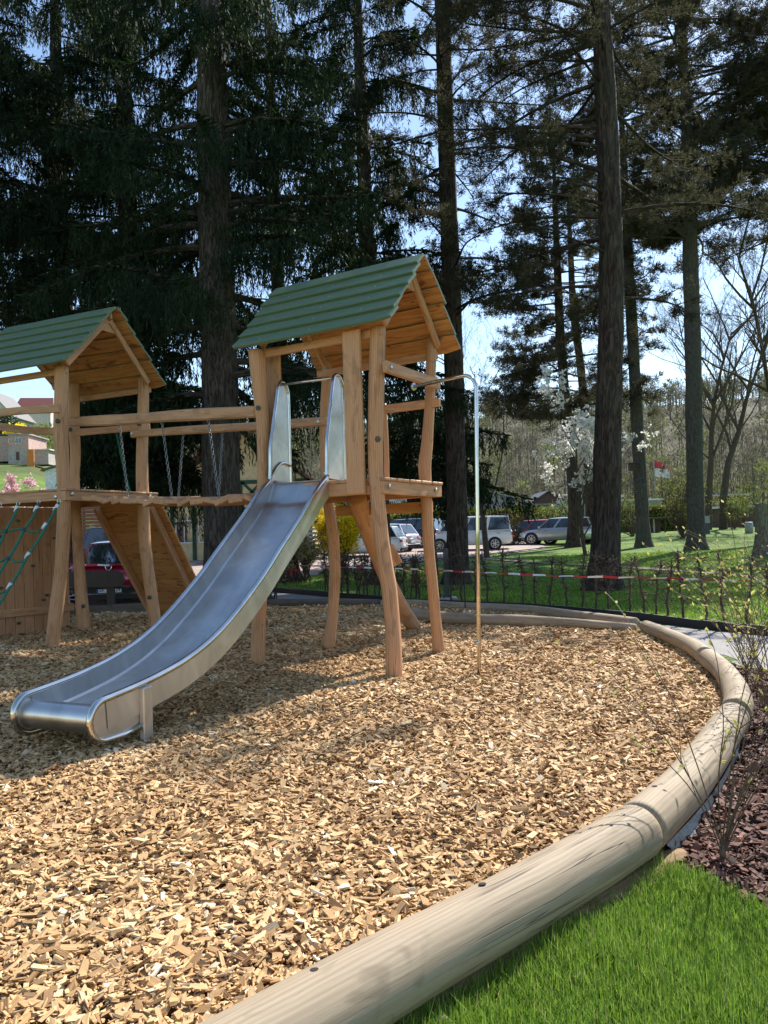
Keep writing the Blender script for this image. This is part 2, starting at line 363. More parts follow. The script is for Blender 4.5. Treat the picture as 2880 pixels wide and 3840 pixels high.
# border line of the chip pit (log centres, z .12) from the camera side round to the far left
K = 2880/1659
near = [PZ(x*K, y*K, .12) for x, y in ((-400, 2820), (200, 2475), (500, 2300), (829, 2110), (969, 2032), (1109, 1955), (1250, 1874), (1380, 1795))]
mid = [PZ(x, y, .12) for x, y in ((2398, 3108), (2500, 3015), (2579, 2935), (2650, 2842), (2706, 2755), (2750, 2690))]
mid2 = [PZ(x, y, .1) for x, y in ((2757, 2672), (2769, 2634), (2754, 2580), (2712, 2515), (2655, 2468))]
mid3 = [PZ(x, y, .1) for x, y in ((2645, 2460), (2595, 2425), (2510, 2385), (2420, 2350))]
far = [PZ(x, y, .06) for x, y in ((2385, 2338), (2290, 2325), (2151, 2308), (1979, 2287), (1803, 2278))]
far2 = [PZ(x, y, .06) for x, y in ((1795, 2278), (1640, 2270), (1540, 2264), (1430, 2264))]
far3 = [PZ(x, y, .06) for x, y in ((1424, 2263), (1273, 2260), (1120, 2260), (1008, 2262))]
far4 = [PZ(x, y, .06) for x, y in ((1000, 2262), (850, 2266), (700, 2272), (560, 2280))]
far5 = [PZ(x, y, .06) for x, y in ((552, 2281), (420, 2289), (330, 2295), (100, 2312))]
border = near+mid+mid2+mid3+far+far2+far3+far4+far5
pit = A(border+[A([-14, 15.5, 0]), A([-14, 1, 0]), A([-3, -1.5, 0])])
drape(pit, .018, .12, 'chip_pit_base', MT['chipbase'])
edge = [PZ(x, y, 0.) for x, y in ((3300, 2440), (2880, 2373), (2609, 2347), (2416, 2320), (2200, 2300), (1979, 2280), (1700, 2268), (1560, 2262), (1424, 2250), (1273, 2236), (1140, 2224), (1008, 2214), (850, 2206))]
# path: strip between border and edging
pathp = [PZ(3500, 2600), PZ(2880, 2506), PZ(2770, 2492), PZ(2690, 2450)]+mid3[::1]+far+far2+far3+[PZ(850, 2262, .06)]+edge[::-1]
drape(pathp, .004, .14, 'path', MT['pave'])
# mulch bed and near turf on the camera's right
mulch = [PZ(3500, 2610), PZ(2880, 2506), PZ(2770, 2492), PZ(2700, 2450)]+[p for p in mid2[::-1]]+mid[::-1]+[PZ(2440, 3260, -.03), PZ(2500, 3275, -.03), PZ(2640, 3310, -.03), PZ(2880, 3425, -.03), PZ(3600, 3700, -.03), A([6, 1, 0]), A([9, 6, 0])]
drape(mulch, .008, .06, 'bark_bed_base', MT['mulchbase'])
turf_near = near[::1]+[PZ(2440, 3255, -.03), PZ(2500, 3272, -.03), PZ(2640, 3308, -.03), PZ(2880, 3422, -.03), PZ(3600, 3690, -.03), A([4, 1.2, 0]), A([0, .3, 0])]
# soil strip under the hedge, dirt track across the lawn, car park
soil = [p+A([.02, .08, 0]) for p in edge[:11]]+[p+A([.1+.2*i/10, 1.0, 0]) for i, p in enumerate(edge[:11])][::-1]
drape(soil, .006, .09, 'hedge_soil', MT['soil'])
tr = [PG(x, y) for x, y in ((1790, 2095), (2000, 2112), (2200, 2122), (2420, 2135), (2650, 2152), (2880, 2170), (3100, 2190))]
Pt, _ = resample(tr, np.ones(len(tr)), 90); wv = .55+.14*np.sin(np.arange(90)*.37)+rng.uniform(-.05, .05, 90); m = MB()
e0 = Pt-np.c_[np.zeros(90), wv, np.zeros(90)]; e1 = Pt+np.c_[np.zeros(90), wv*1.3, np.zeros(90)]
for e_ in (e0, e1, Pt): e_[:, 2] = terr(e_[:, 0], e_[:, 1])+.03
strip(m, e0, Pt); strip(m, Pt, e1); struct(m, 'dirt_track', MT['dirt'])
drape([(-30, 17.6), (-4.6, 17.6), (-3.0, 25), (-1.5, 28.5), (5.2, 36.0), (8.5, 40), (9.5, 44), (11, 60), (-8, 60), (-30, 60)], .03, .6, 'car_park', MT['gravel'])
# ------------------------------------------------------------------ wood chips
def chips(mb, pts, L, W, T, zlift, tint):
    n = len(pts); yaw = rng.uniform(0, 2*np.pi, n); pi_ = rng.normal(0, .3, n); ro = rng.normal(0, .42, n)
    cx = np.stack([np.cos(yaw)*np.cos(pi_), np.sin(yaw)*np.cos(pi_), np.sin(pi_)], -1)
    up = np.stack([-np.sin(ro)*np.sin(yaw), np.sin(ro)*np.cos(yaw), np.cos(ro)], -1)
    sy = nrm(np.cross(up, cx)); uz = np.cross(cx, sy)
    k = A([(-1, -1, -1), (1, -1, -1), (1, 1, -1), (-1, 1, -1), (-1, -1, 1), (1, -1, 1), (1, 1, 1), (-1, 1, 1)], float)
    j = 1+rng.normal(0, .16, (n, 8, 3)); kk = k[None]*j
    sk = rng.uniform(-.5, .5, n)[:, None]
    V = pts[:, None]+(kk[..., 0:1]*L[:, None, None]/2+(kk[..., 1]*sk*W[:, None]*.5)[..., None])*cx[:, None]+kk[..., 1:2]*(W/2)[:, None, None]*sy[:, None]+kk[..., 2:3]*(T/2)[:, None, None]*uz[:, None]
    V[..., 2] += zlift[:, None]
    F = A([(4, 5, 6, 7), (0, 1, 5, 4), (1, 2, 6, 5), (2, 3, 7, 6), (3, 0, 4, 7)])
    mb.add(V.reshape(-1, 3), quads=(F[None]+8*np.arange(n)[:, None, None]).reshape(-1, 4), tint=np.repeat(tint, 8),
           gr=np.broadcast_to(kk*A([.5, .5, .5])*np.stack([W, T, L], -1)[:, None][..., [2, 0, 1]], V.shape).reshape(-1, 3)[:, [1, 2, 0]]+np.repeat(rng.uniform(0, 40, (n, 3)), 8, 0))
def scatter(y0, y1, dens, xl=-.62, xr=.62, pad=.6):
    n = int(dens*(y1-y0)*((y0+y1)/2*(xr-xl)+2*pad)); y = rng.uniform(y0, y1, n)
    x = rng.uniform(-1, 1, n)*((y1*(xr-xl))/2+pad)+y*(xl+xr)/2
    ok = (x > xl*y-pad) & (x < xr*y+pad); return x[ok], y[ok]
def chipmat(name, stops, rough=.75):
    m, n, b, o = newmat(name); t = attr(n, 'tint', 'Fac'); g = attr(n, 'gr')
    f = noise(n, mapping(n, g, (260, 260, 14)), 1., 3, .6); c = ramp(n, t, stops)
    c = mixc(n, .5, c, ramp(n, f, [(.3, (.28, .26, .24)), (.65, (.8, .8, .8))]), 'OVERLAY')
    n.links.new(c, b.inputs['Base Color']); b.inputs['Roughness'].default_value = rough; b.inputs['Specular IOR Level'].default_value = .3
    bump(n, b, f, .4, .003); return m
MT['chips'] = chipmat('fresh_wood_chips', [(0, (.12, .062, .026)), (.15, (.30, .17, .072)), (.45, (.46, .28, .125)), (.75, (.57, .375, .185)), (.92, (.67, .49, .28)), (1, (.82, .70, .50))])
MT['mulch'] = chipmat('red_brown_bark', [(0, (.025, .011, .007)), (.5, (.125, .05, .032)), (.85, (.21, .10, .065)), (1, (.42, .28, .19))])
def undul(x, y): return .022*np.sin(2.1*x+1.3*y)+.010*np.sin(4.3*x-3.1*y+1)+.008*np.sin(9*x+2)*np.sin(8*y)
mb = MB()
for (y0, y1, dens, sc_) in ((1.9, 3.2, 6000, 1.), (3.2, 4.6, 4800, 1.0), (4.6, 6.5, 3300, 1.08), (6.5, 9, 2100, 1.2), (9, 12.5, 1000, 1.4), (12.5, 17.5, 520, 1.8)):
    x, y = scatter(y0, y1, dens); ok = inpoly(x, y, pit); x = x[ok]; y = y[ok]; n = len(x)
    L = np.clip(rng.lognormal(math.log(.028), .50, n), .008, .10)*sc_; W = L*rng.uniform(.22, .6, n); W = np.minimum(W, .026*sc_); T = np.clip(W*rng.uniform(.2, .5, n), .002, .009)
    lay = rng.uniform(0, .026, n)
    chips(mb, np.stack([x, y, undul(x, y)*.8], -1), L, W, T, lay, np.clip(rng.beta(2.1, 2.1, n)+.09*np.sin(1.7*x+.6*y+1)*np.sin(2.3*y-.8*x)+.06*np.sin(5.1*x+2)*np.sin(4.4*y), 0, 1))
tag(mb.build('wood_chips', MT['chips']), kind='stuff', label='pale orange wood chips filling the play pit', cat='wood chips')
mb = MB(); mulch_p = A(mulch)
for (y0, y1, dens) in ((2.6, 4.5, 6500), (4.5, 7, 3600), (7, 9.5, 1200)):
    x, y = scatter(y0, y1, dens, .15, .75, .2); ok = inpoly(x, y, mulch_p); x = x[ok]; y = y[ok]; n = len(x)
    L = np.clip(rng.lognormal(math.log(.027), .5, n), .01, .09); W = L*rng.uniform(.25, .6, n); T = np.clip(W*.3, .002, .008)
    chips(mb, np.stack([x, y, np.full(n, -.03)], -1), L, W, T, rng.uniform(0, .03, n), rng.beta(1.6, 2.6, n))
tag(mb.build('bark_mulch', MT['mulch']), kind='stuff', label='dark red brown bark mulch in the shrub bed', cat='mulch')
# ------------------------------------------------------------------ grass blades
MT['blade'] = leafmat('grass_blade', (.085, .18, .014), (.31, .46, .07), .4, .45, .3, c2=(.42, .38, .18))
def blades(mb, x, y, z, h, w, lean=.5):
    n = len(x); a = rng.uniform(0, 2*np.pi, n); d = np.stack([np.cos(a), np.sin(a), np.zeros(n)], -1); s = np.stack([-np.sin(a), np.cos(a), np.zeros(n)], -1)
    P = np.stack([x, y, z], -1); ln = (rng.uniform(0, 1, n)**1.5*lean*h)[:, None]; h = h[:, None]; w = w[:, None]; U = A([0, 0, 1.])
    m1 = P+U*h*.55+d*ln*.35; tp = P+U*h+d*ln
    V = np.stack([P-s*w/2, P+s*w/2, m1+s*w*.4, m1-s*w*.4, tp], 1).reshape(-1, 3); b = 5*np.arange(n)[:, None]
    mb.add(V, quads=b+A([[0, 1, 2, 3]]), tris=b+A([[3, 2, 4]]), tint=np.repeat(np.clip(rng.normal(.5, .25, n), 0, 1), 5))
mb = MB(); tn = A(turf_near)
x = rng.uniform(-.8, 3.2, 420000); y = rng.uniform(1.0, 4.0, 420000); ok = inpoly(x, y, tn) & (x < .62*y+.3) & (y > 1.5)
x = x[ok]; y = y[ok]; n = len(x); hh = np.clip(rng.normal(.048, .019, n), .012, .11)*(1+.3*np.sin(5*x+2)*np.sin(6*y))
blades(mb, x, y, np.full(n, -.032), hh, np.full(n, .0034), .9)
tag(mb.build('lawn_grass', MT['blade']), kind='stuff', label='bright green turf blades in the near corner', cat='grass')
mb = MB(); x, y = scatter(11.5, 19, 260, -.35, .6); x2, y2 = scatter(19, 34, 70, -.25, .6); x = np.r_[x, x2]; y = np.r_[y, y2]
ep = A(edge)[::-1]; ye = np.interp(x, ep[:, 0], ep[:, 1]); ok = (y > ye+.95) & ~((x < -4.2) & (y > 17)) & ~((y > 27) & (x < 6))
trx = A(tr); yt = np.interp(x, trx[:, 0], trx[:, 1]); ok &= ~((x > 1.2) & (np.abs(y-yt-.08) < .62))
x = x[ok]; y = y[ok]; n = len(x); blades(mb, np.repeat(x, 3)+rng.normal(0, .03, 3*n), np.repeat(y, 3)+rng.normal(0, .03, 3*n), np.repeat(terr(x, y), 3), rng.uniform(.015, .045, 3*n)*np.repeat(1+y/60, 3), np.repeat(.010+y*.0008, 3), 1.)
tag(mb.build('park_lawn_grass', MT['blade']), kind='stuff', label='short turf tufts on the lawn behind the hedge', cat='grass')
# ------------------------------------------------------------------ border logs
def border_log(pts, R, label, mat='log', n=40, lump=.02, name='border_log', sink=0., cat='border log', holes=()):
    P, R = resample(pts, np.broadcast_to(A(R, float), (len(pts),)), n); d = nrm(P[1]-P[0]); e_ = nrm(P[-1]-P[-2])
    P = np.concatenate([[P[0]], [P[0]+d*.02], P[1:-1], [P[-1]-e_*.02], [P[-1]]]); R = np.concatenate([[R[0]*.93], [R[0]], R[1:-1], [R[-1]], [R[-1]*.93]])
    P[:, 2] -= sink; base = P[0].copy(); base[2] = 0
    m = MB(); tube(m, P, R, 28, lump=lump)
    o = single(m, name, MT[mat], label, cat, smooth=True)
    return o
def bolt_hole(p, n, r=.014):
    m = MB(); disc(m, p, n, r, .003, 12); return m
G_ = None
l1 = border_log(near, [.12, .12, .12, .12, .118, .12, .12, .12], 'long pale round log bordering the chips in the near foreground')
l2 = border_log(mid, [.118, .116, .114, .112, .11, .108], 'curved pale border log right after the sawn joint, beside the bark bed')
l3 = border_log(mid2, [.106, .106, .104, .10, .098], 'short bent pale border log at the far right turn of the pit')
l4 = border_log(mid3, [.097, .094, .09, .088], 'pale border log leading back to the paved path corner')
l5 = border_log(far, [.085]*5, 'outer sunlit border log along the paved path behind the inner log')
l6 = border_log(far2, [.085]*4, 'border log beside the path, seen just behind the leaning climbing log')
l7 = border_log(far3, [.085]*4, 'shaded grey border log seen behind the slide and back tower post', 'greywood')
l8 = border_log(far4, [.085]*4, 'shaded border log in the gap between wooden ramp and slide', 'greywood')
m = MB()
for a, b in zip(far5[:-1], far5[1:]): beam(m, a, b, .10, .24)
single(m, 'border_timber', MT['greywood'], 'grey squared timber edge in front of the bench', 'timber edge')
inner = [PZ(x, y, .08) for x, y in ((1545, 2300), (1680, 2318), (1800, 2326), (1900, 2328), (2012, 2332), (2178, 2340), (2300, 2348), (2385, 2352))]
border_log(inner, [.10, .10, .098, .10, .085, .075, .06, .045], 'slim tapering log lying on the chips inside the far border', name='balance_log', cat='log', lump=.05)
MT['hole'] = plain('drill_hole', (.03, .012, .008), .9)
index_kids()
for px, py, par in ((2062, 3738, l1), (1043, 3740, l1), (1926, 3272, l1)): pass
for k_, (t_, par, pts, r_) in enumerate(((.40, l1, near, .12), (.655, l1, near, .12), (.13, l2, mid, .116))):
    Pq, _ = resample(pts, np.full(len(pts), r_), 60); p = Pq[int(t_*59)]; dd = nrm(Pq[int(t_*59)+1]-p); sd = nrm(np.cross(dd, (0, 0, 1)))
    nn_ = nrm(A([0, 0, 1])+sd*-.15+0*dd); m = bolt_hole(p+nn_*(r_-.001), nn_); m.build('bolt_hole', MT['hole'], par)
# lower log and foil below the border
low = [PZ(x*K, y*K, .0) for x, y in ((300, 2560), (620, 2330), (900, 2160), (1120, 2035), (1300, 1935), (1425, 1862), (1478, 1832))]
border_log(low, [.095, .095, .095, .095, .095, .09, .065], 'brown lower log half buried in turf beneath the near border log', 'oldlog', sink=.06, lump=.05)
p = PZ(1462*K, 1838*K, .01); m = MB(); disc(m, p+A([.035, -.06, .015]), (.45, -.85, .3), .02, .012, 12)
fo = [PZ(x, y, z) for x, y, z in ((2500, 3165, .04), (2600, 3060, .04), (2680, 2960, .04), (2740, 2860, .03), (2775, 2780, .03))]
fb = [PZ(x, y, -.03) for x, y in ((2560, 3200), (2655, 3095), (2700, 3000), (2745, 2900), (2765, 2830))]
m2 = MB(); P1, _ = resample(fo, np.ones(5), 26); P2, _ = resample(fb, np.ones(5), 26); P2 = P2+rng.normal(0, .006, P2.shape); P2[:, 2] = -.03; Pm = (P1+P2)/2+rng.normal(0, .008, P1.shape)
strip(m2, P1, Pm); strip(m2, Pm, P2); strip(m2, P1-A([0, .004, .004]), Pm-A([0, .004, .004])); MT['foil'] = plain('grey_plastic_sheet', (.24, .235, .225), .5, 0, .2, 30, bmp=.6)
single(m2, 'plastic_sheet', MT['foil'], 'grey plastic root barrier sheet showing under the curved border log', 'plastic sheet')
m = MB(); c_ = PZ(1655, 3822, 0.); V = nrm(rng.normal(size=(24, 3)))*A([.018, .014, .012])+c_
import mathutils
box(m, c_, .035, .026, .024, .5, ch=.008); single(m, 'pebble', MT['log'], 'small beige stone lying in the turf at the bottom edge', 'stone')
# black edging along the path
m = MB()
for a, b in zip(edge[:-1], edge[1:]): beam(m, a+A([0, 0, .02]), b+A([0, 0, .02]), .035, .14, ch=.004)
single(m, 'path_edging', MT['black'], 'black plastic edging between paved path and hedge soil', 'edging')
# ------------------------------------------------------------------ play towers
class Fr:       # local frame of a tower: a along the front (to the right), b to the back, z up
    def __init__(s, ox, oy, th):
        s.o = A([ox, oy, 0.]); s.u = A([math.cos(th), -math.sin(th), 0]); s.v = A([math.sin(th), math.cos(th), 0])
    def __call__(s, a, b, z): return s.o+a*s.u+b*s.v+A([0, 0, z])
def post(parent, pts, r, label=None, lump=.03, flat_top=True):
    P, R = resample(pts, np.broadcast_to(A(r, float), (len(pts),)), 30); m = MB()
    P = np.concatenate([[P[0]-A([0, 0, .1])], P, [P[-1]+A([0, 0, .012])]]); R = np.concatenate([[R[0]], R, [R[-1]*.9]])
    tube(m, P, R, 20, lump=lump, tint=rng.uniform(.35, .75)); o = m.build('post', MT['wood'], parent, True)
    if label: o['label'] = label
    return o
def plug(parent, p, n, r=.02, mat='bolt', t=.012, name='bolt'):
    m = MB(); disc(m, p, n, r, t); return m.build(name, MT[mat], parent, True)
def roof(parent, F, vf, vr, vb, sr_, sl_, zr, ze, nb=6):
    """two slopes of lapped boards, painted outside, natural underneath"""
    m0 = MB(); beam(m0, F(sl_+.12, vr, zr-.10), F(sr_-.12, vr, zr-.10), .05, .10); rf = m0.build('roof', MT['wood'], parent)
    rf['label'] = 'gabled roof of lapped green boards'
    for side, ve in ((0, vf), (1, vb)):
        top = A([vr, zr]); bot = A([ve, ze]); d = bot-top; L = np.linalg.norm(d); d = d/L; nn = A([-d[1], d[0]]); nn = nn if nn[1] > 0 else -nn
        w = L/nb
        for k in range(nb):
            a0 = k*w-(.0 if k == 0 else .03); a1 = (k+1)*w+.012
            lo, hi = .016, .034      # upper edge tucked under the board above, lower edge lifted
            c0 = top+d*a0; c1 = top+d*a1; t = .028; e0 = rng.normal(0, .012); e1 = rng.normal(0, .012)
            q = [c0+nn*lo*.2, c1+nn*hi, c1+nn*(hi+t), c1-d*.012+nn*(hi+t+.004), c0+nn*(lo*.2+t)]
            m = MB(); ns = 12; xs = np.linspace(sl_+e0, sr_+e1, ns); V = []; G = []
            cut = .03 if k == nb-1 else .006
            for i, x in enumerate(xs):
                kk = 1. if 0 < i < ns-1 else 0.
                wv = .004*math.sin(x*3+k)
                for jq, c in enumerate(q):
                    cc = c+d*wv
                    if jq in (1, 2, 3) and i in (0, ns-1): cc = cc-d*cut
                    V.append(F(x, cc[0], cc[1])); G.append((jq*.06+k*3.3, c[0]*1.0+k, x+side*7))
                if i in (0,): xs[1] = xs[0]+cut
            n5 = 5; Qs = [[], []]
            for i in range(ns-1):
                for jq in range(5):
                    j2 = (jq+1) % 5; f = (i*5+jq, i*5+j2, (i+1)*5+j2, (i+1)*5+jq)
                    Qs[1 if jq == 0 else 0].append(f)
            m.add(V, quads=Qs[0], ngons=[[0, 1, 2, 3, 4], [(ns-1)*5+z for z in (4, 3, 2, 1, 0)]], gr=G, tint=rng.uniform(.1, .9), mi=0)
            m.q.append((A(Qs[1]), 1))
            for xx in (sr_-.42, (sr_+sl_)/2, sl_+.35):
                pc = top+d*(a0*.35+a1*.65)+nn*(hi*.65+lo*.1+t); disc(m, F(xx+rng.normal(0, .02), pc[0], pc[1]), F(0, *nn)-F(0, 0, 0), .009, .004, 8, mi=2)
            m.build('roof_board', [MT['green'], MT['orange_wood'], MT['bolt']], rf)
    return rf
def gable(parent, F, a, vf, vr, vb, zr, ze, inset=.0):
    for ve in (vf, vb):
        d = A([ve-vr, ze-zr]); d = d/np.linalg.norm(d); nn = A([-d[1], d[0]]); nn = nn if nn[1] > 0 else -nn
        p0 = A([vr, zr])-nn*.065+d*.10; p1 = A([ve, ze])-nn*.065-d*.14; m = MB()
        beam(m, F(a, *p0), F(a, *p1), .045, .095, up=F(0, *nn)-F(0, 0, 0)); m.build('rafter', MT['wood'], parent)
    m = MB(); slab(m, [F(a-.03, vr-.17, zr-.30), F(a-.03, vr+.17, zr-.30), F(a-.03, vr+.10, zr-.16), F(a-.03, vr, zr-.06), F(a-.03, vr-.10, zr-.16)], F.u, .028)
    m.build('gusset_plate', MT['wood'], parent)
def deck(parent, F, a0, a1, b0, b1, z, boards_along_a=True, nb=10):
    m = MB(); beam(m, F(a0, b0, z-.03), F(a1, b0, z-.03), .001, .001); m = MB()
    # frame
    h = .14; zc = z-.035-h/2
    for (p, q) in (((a0, b0+.03), (a1-.003, b0+.03)), ((a0, b1-.03), (a1-.003, b1-.03)), ((a1-.03+.012, b0-.004), (a1-.03+.012, b1+.004)), ((a0+.03, b0+.06), (a0+.03, b1-.06))):
        mm = MB(); beam(mm, F(p[0], p[1], zc), F(q[0], q[1], zc), .06, h, wob=.03, n=6); mm.build('deck_beam', MT['wood'], parent)
    w = (b1-b0+.02)/nb
    for k in range(nb):
        b = b0-.01+w*(k+.5); mm = MB(); beam(mm, F(a0, b, z-.017), F(a1+.03+rng.normal(0, .004), b, z-.017), w-.008, .034, ch=.009); mm.build('deck_board', MT['wood'], parent)
F1 = Fr(-.003, 8.127, .5293); Z1 = 2.08
t1 = thing('play_tower', 'near wooden play tower with green gabled roof, carrying the steel slide', 'play tower', F1(-.9, .7, 0))
def pts(lst): return [PY(*q) for q in lst]
post(t1, pts([(1477, 2540, 8.0), (1475, 2400, 8.05), (1470, 2323, 8.1), (1459, 2200, 8.13), (1448, 2142, 8.15), (1430, 2022, 8.18), (1415, 1853, 8.2), (1409, 1769, 8.22), (1408, 1640, 8.22), (1411, 1500, 8.22), (1413, 1400, 8.22), (1417, 1232, 8.22)]), [.088, .086, .084, .084, .085, .082, .08, .08, .082, .084, .086, .086], 'front right post with a long drying crack')
post(t1, pts([(1646, 2450, 9.38), (1634, 2330, 9.38), (1623, 2203, 9.36), (1612, 2100, 9.34), (1606, 2022, 9.32), (1598, 1859, 9.3), (1594, 1780, 9.3), (1592, 1738, 9.3), (1599, 1690, 9.3), (1606, 1600, 9.3), (1612, 1503, 9.3), (1618, 1320, 9.3), (1621, 1270, 9.3)]), [.078, .07, .066, .064, .066, .07, .076, .078, .072, .064, .062, .064, .064])
post(t1, pts([(967, 2490, 9.08), (971, 2323, 9.08), (980, 2173, 9.05), (990, 2020, 9.03), (990, 1850, 9.0), (988, 1600, 8.98), (977, 1480, 8.97), (968, 1380, 8.96), (963, 1318, 8.96)]), [.085, .084, .082, .08, .08, .082, .088, .098, .1])
post(t1, pts([(1235, 2418, 10.25), (1240, 2360, 10.25), (1248, 2293, 10.25), (1256, 2142, 10.25), (1251, 2022, 10.25), (1238, 1930, 10.25), (1229, 1860, 10.25), (1217, 1700, 10.25), (1217, 1560, 10.25), (1224, 1450, 10.25), (1229, 1345, 10.25)]), [.08, .075, .072, .074, .078, .078, .072, .066, .064, .066, .066], 'back left post with an S bend')
deck(t1, F1, -1.72, .0, 0, 1.39, Z1)
roof(t1, F1, -.153, .695, 1.535, .249, -1.86, 4.604, 3.663)
for a in (.05, -1.62): gable(t1, F1, a, -.1, .695, 1.49, 4.56, 3.66)
for b, z in ((.02, 3.66), (1.36, 3.66)):
    m = MB(); beam(m, F1(-1.76, b+.02, z-.03), F1(.02, b+.02, z-.03), .05, .09); m.build('eaves_beam', MT['wood'], t1)
# two wide upright boards beside the slide, on the front plane
fo_ = F1(0, -.055, 0)
for (x, y0, y1, wpx, lb, bq) in ((1317, 1238, 1856, 70, 'wide upright board right of the slide', -.055), (1019, 1305, 1905, 68, 'wide upright board left of the slide', .24)):
    fo_ = F1(0, bq, 0); p0 = PP(x, y1, fo_, F1.v); p1 = PP(x, y0, fo_, F1.v); p0[:2] = p1[:2]; m = MB()
    beam(m, p0, p1, wpx/FPX*p0[1]/math.cos(.5293)*.97, .05, up=-F1.v, ch=.018, n=10, wob=.012); o = m.build('side_board', MT['wood'], t1); o['label'] = lb
# guard rails
ro_ = F1(.09, 0, 0)
p0 = PP(1441, 1366, ro_, F1.u); p1 = PP(1644, 1447, ro_, F1.u); p0[2] = p1[2] = (p0[2]+p1[2])/2
m = MB(); beam(m, p0, p1, .06, .125, ch=.01, wob=.03, n=6); o = m.build('top_rail', MT['wood'], t1)
for q, sgn in ((p0, .09), (p1, -.08)): plug(o, q+F1.v*sgn+F1.u*.03, F1.u, .024)
RAILP, RAILQ = p0, p1
bo = F1(0, 1.30, 0)
p0b = PP(1440, 1515, bo, F1.v); p1b = PP(1636, 1510, bo, F1.v); p0b[2] = p1b[2]; m = MB(); beam(m, p0b, p1b+F1.u*.05, .05, .10, wob=.05, n=6); m.build('back_rail', MT['wood'], t1)
q0 = p0b.copy(); q0[2] = Z1; q1 = p0b.copy(); q1[2] += .07; m = MB(); tube(m, *resample([q0, (q0+q1)/2+F1.u*.012, q1], [.035, .033, .03], 12), 12, lump=.05); m.build('rail_post', MT['wood'], t1, True)
# bolts on the deck frame
for px, py, o_, n_ in ((1388, 1815, F1(0, -.004, 0), -F1.v), (1462, 1824, F1(.03, 0, 0), F1.u), (1636, 1838, F1(.03, 0, 0), F1.u)):
    plug(t1, PP(px, py, o_, n_)-n_*.004, n_, .026)
p = PY(1416, 1647, 8.14); plug(t1, p, (-.15, -1, 0), .034, 'greywood', .006, 'wooden_plug')
p = PY(1258, 2088, 10.18); plug(t1, p, (-.1, -1, 0), .03, 'wood', .006, 'wooden_plug')
p = PY(968, 1530, 8.875); plug(t1, p, (-.1, -1, 0), .028, 'cap', .012, 'bolt_cap')
p = PY(1243, 1861, 10.18); plug(t1, p, (.2, -1, 0), .028, 'cap', .012, 'bolt_cap')
m = MB(); beam(m, F1(-1.5, 1.34, Z1-.29), F1(-.1, 1.34, Z1-.29), .06, .13); m.build('cross_beam', MT['orange_wood'], t1)
# leaning climbing log
lg = thing('climbing_log', 'thick leaning log propped under the near tower deck, orange brown', 'climbing log', PZ(1548, 2340))
m = MB(); P, R = resample(pts([(1335, 1862, 9.6), (1372, 1960, 10.0), (1412, 2070, 10.45), (1455, 2180, 10.9), (1500, 2270, 11.3), (1552, 2352, 11.75)]), [.125, .12, .11, .105, .115, .12], 26)
tube(m, P, R, 20, lump=.05, tint=.8); m.build('log', MT['wood'], lg, True)
m = MB(); pq = PY(1478, 2082, 10.5); beam(m, pq-A([.07, 0, -.13]), pq+A([.05, 0, -.13]), .05, .14, up=(1, 0, .3), ch=.01); m.build('foot_block', MT['wood'], lg)
# fire pole
fp = thing('fire_pole', 'tall stainless steel sliding pole bent over at the top to the tower rail', 'fire pole', PZ(1795, 2528))
base = PZ(1796, 2530); plane_y = base[1]
mid_ = (RAILP+RAILQ)/2+F1.u*.03
top = PY(1787, 1500, base[1]+.02); zt = PY(1740, 1399, base[1])[2]
mid_ = PP(1548, 1408, F1(.12, 0, 0), F1.u); mid_[2] = zt-.02
e1 = A([top[0], top[1], zt-.0]); hd = nrm(mid_-e1); path = [mid_, e1+hd*.16]
for k in range(1, 7):
    an = k/6*math.pi/2; path.append(e1+hd*.16*(1-math.sin(an))+A([0, 0, -.16*(1-math.cos(an))]))
path += [(path[-1]+base)/2, base-A([0, 0, .1])]; m = MB(); tube(m, path, .021, 16); m.build('pole', MT['rail'], fp, True)
m = MB(); disc(m, mid_, -hd, .045, .02, 18); m.build('flange', MT['bolt'], fp, True)
m = MB(); pm = base+A([0, 0, .33]); tube(m, [pm-A([0, 0, .012]), pm+A([0, 0, .012])], .027, 16); m.build('collar', MT['rail'], fp, True)
# ------------------------------------------------------------------ slide
ph = math.radians(25); sd = A([-math.sin(ph), -math.cos(ph), 0]); se = A([math.cos(ph), -math.sin(ph), 0]); S0 = A([-.93, 8.68, 0]); HW = .37
def SL(l, s, z): return S0+l*se+s*sd+A([0, 0, z])
prof = [(.05, 2.14), (.3, 1.97), (.6, 1.72), (1.05, 1.37), (1.39, 1.10), (1.84, .80), (2.17, .63), (2.49, .52), (2.77, .46), (3.03, .42), (3.26, .395), (3.37, .385)]
rp, _ = resample([(s, 0, z) for s, z in prof], np.ones(len(prof)), 70); RS, RZ = rp[:, 0], rp[:, 2]
slide = thing('slide', 'long stainless steel slide running down from the near tower', 'slide', SL(0, 1.8, 0))
depth = .175
tg = np.gradient(rp, axis=0); tg = nrm(tg); nx, nz = -tg[:, 2], tg[:, 0]      # normal in the (s, z) plane, pointing up
nx, nz = np.where(nz < 0, -nx, nx), np.abs(nz)
BS, BZ = RS-nx*depth, RZ-nz*depth
# bed and inner walls : a U shaped trough, top end levels out onto the deck
top_s = np.array([-.30, -.2, -.1, .0]); top_z = np.array([Z1+.03, Z1+.03, Z1+.028, Z1+.015])
k0 = np.argmax(BS > .12)
Bs = np.r_[top_s, BS[k0:]]; Bz = np.r_[top_z, BZ[k0:]]
bb, _ = resample([(s, 0, z) for s, z in zip(Bs, Bz)], np.ones(len(Bs)), 90); Bs, Bz = bb[:, 0], bb[:, 2]
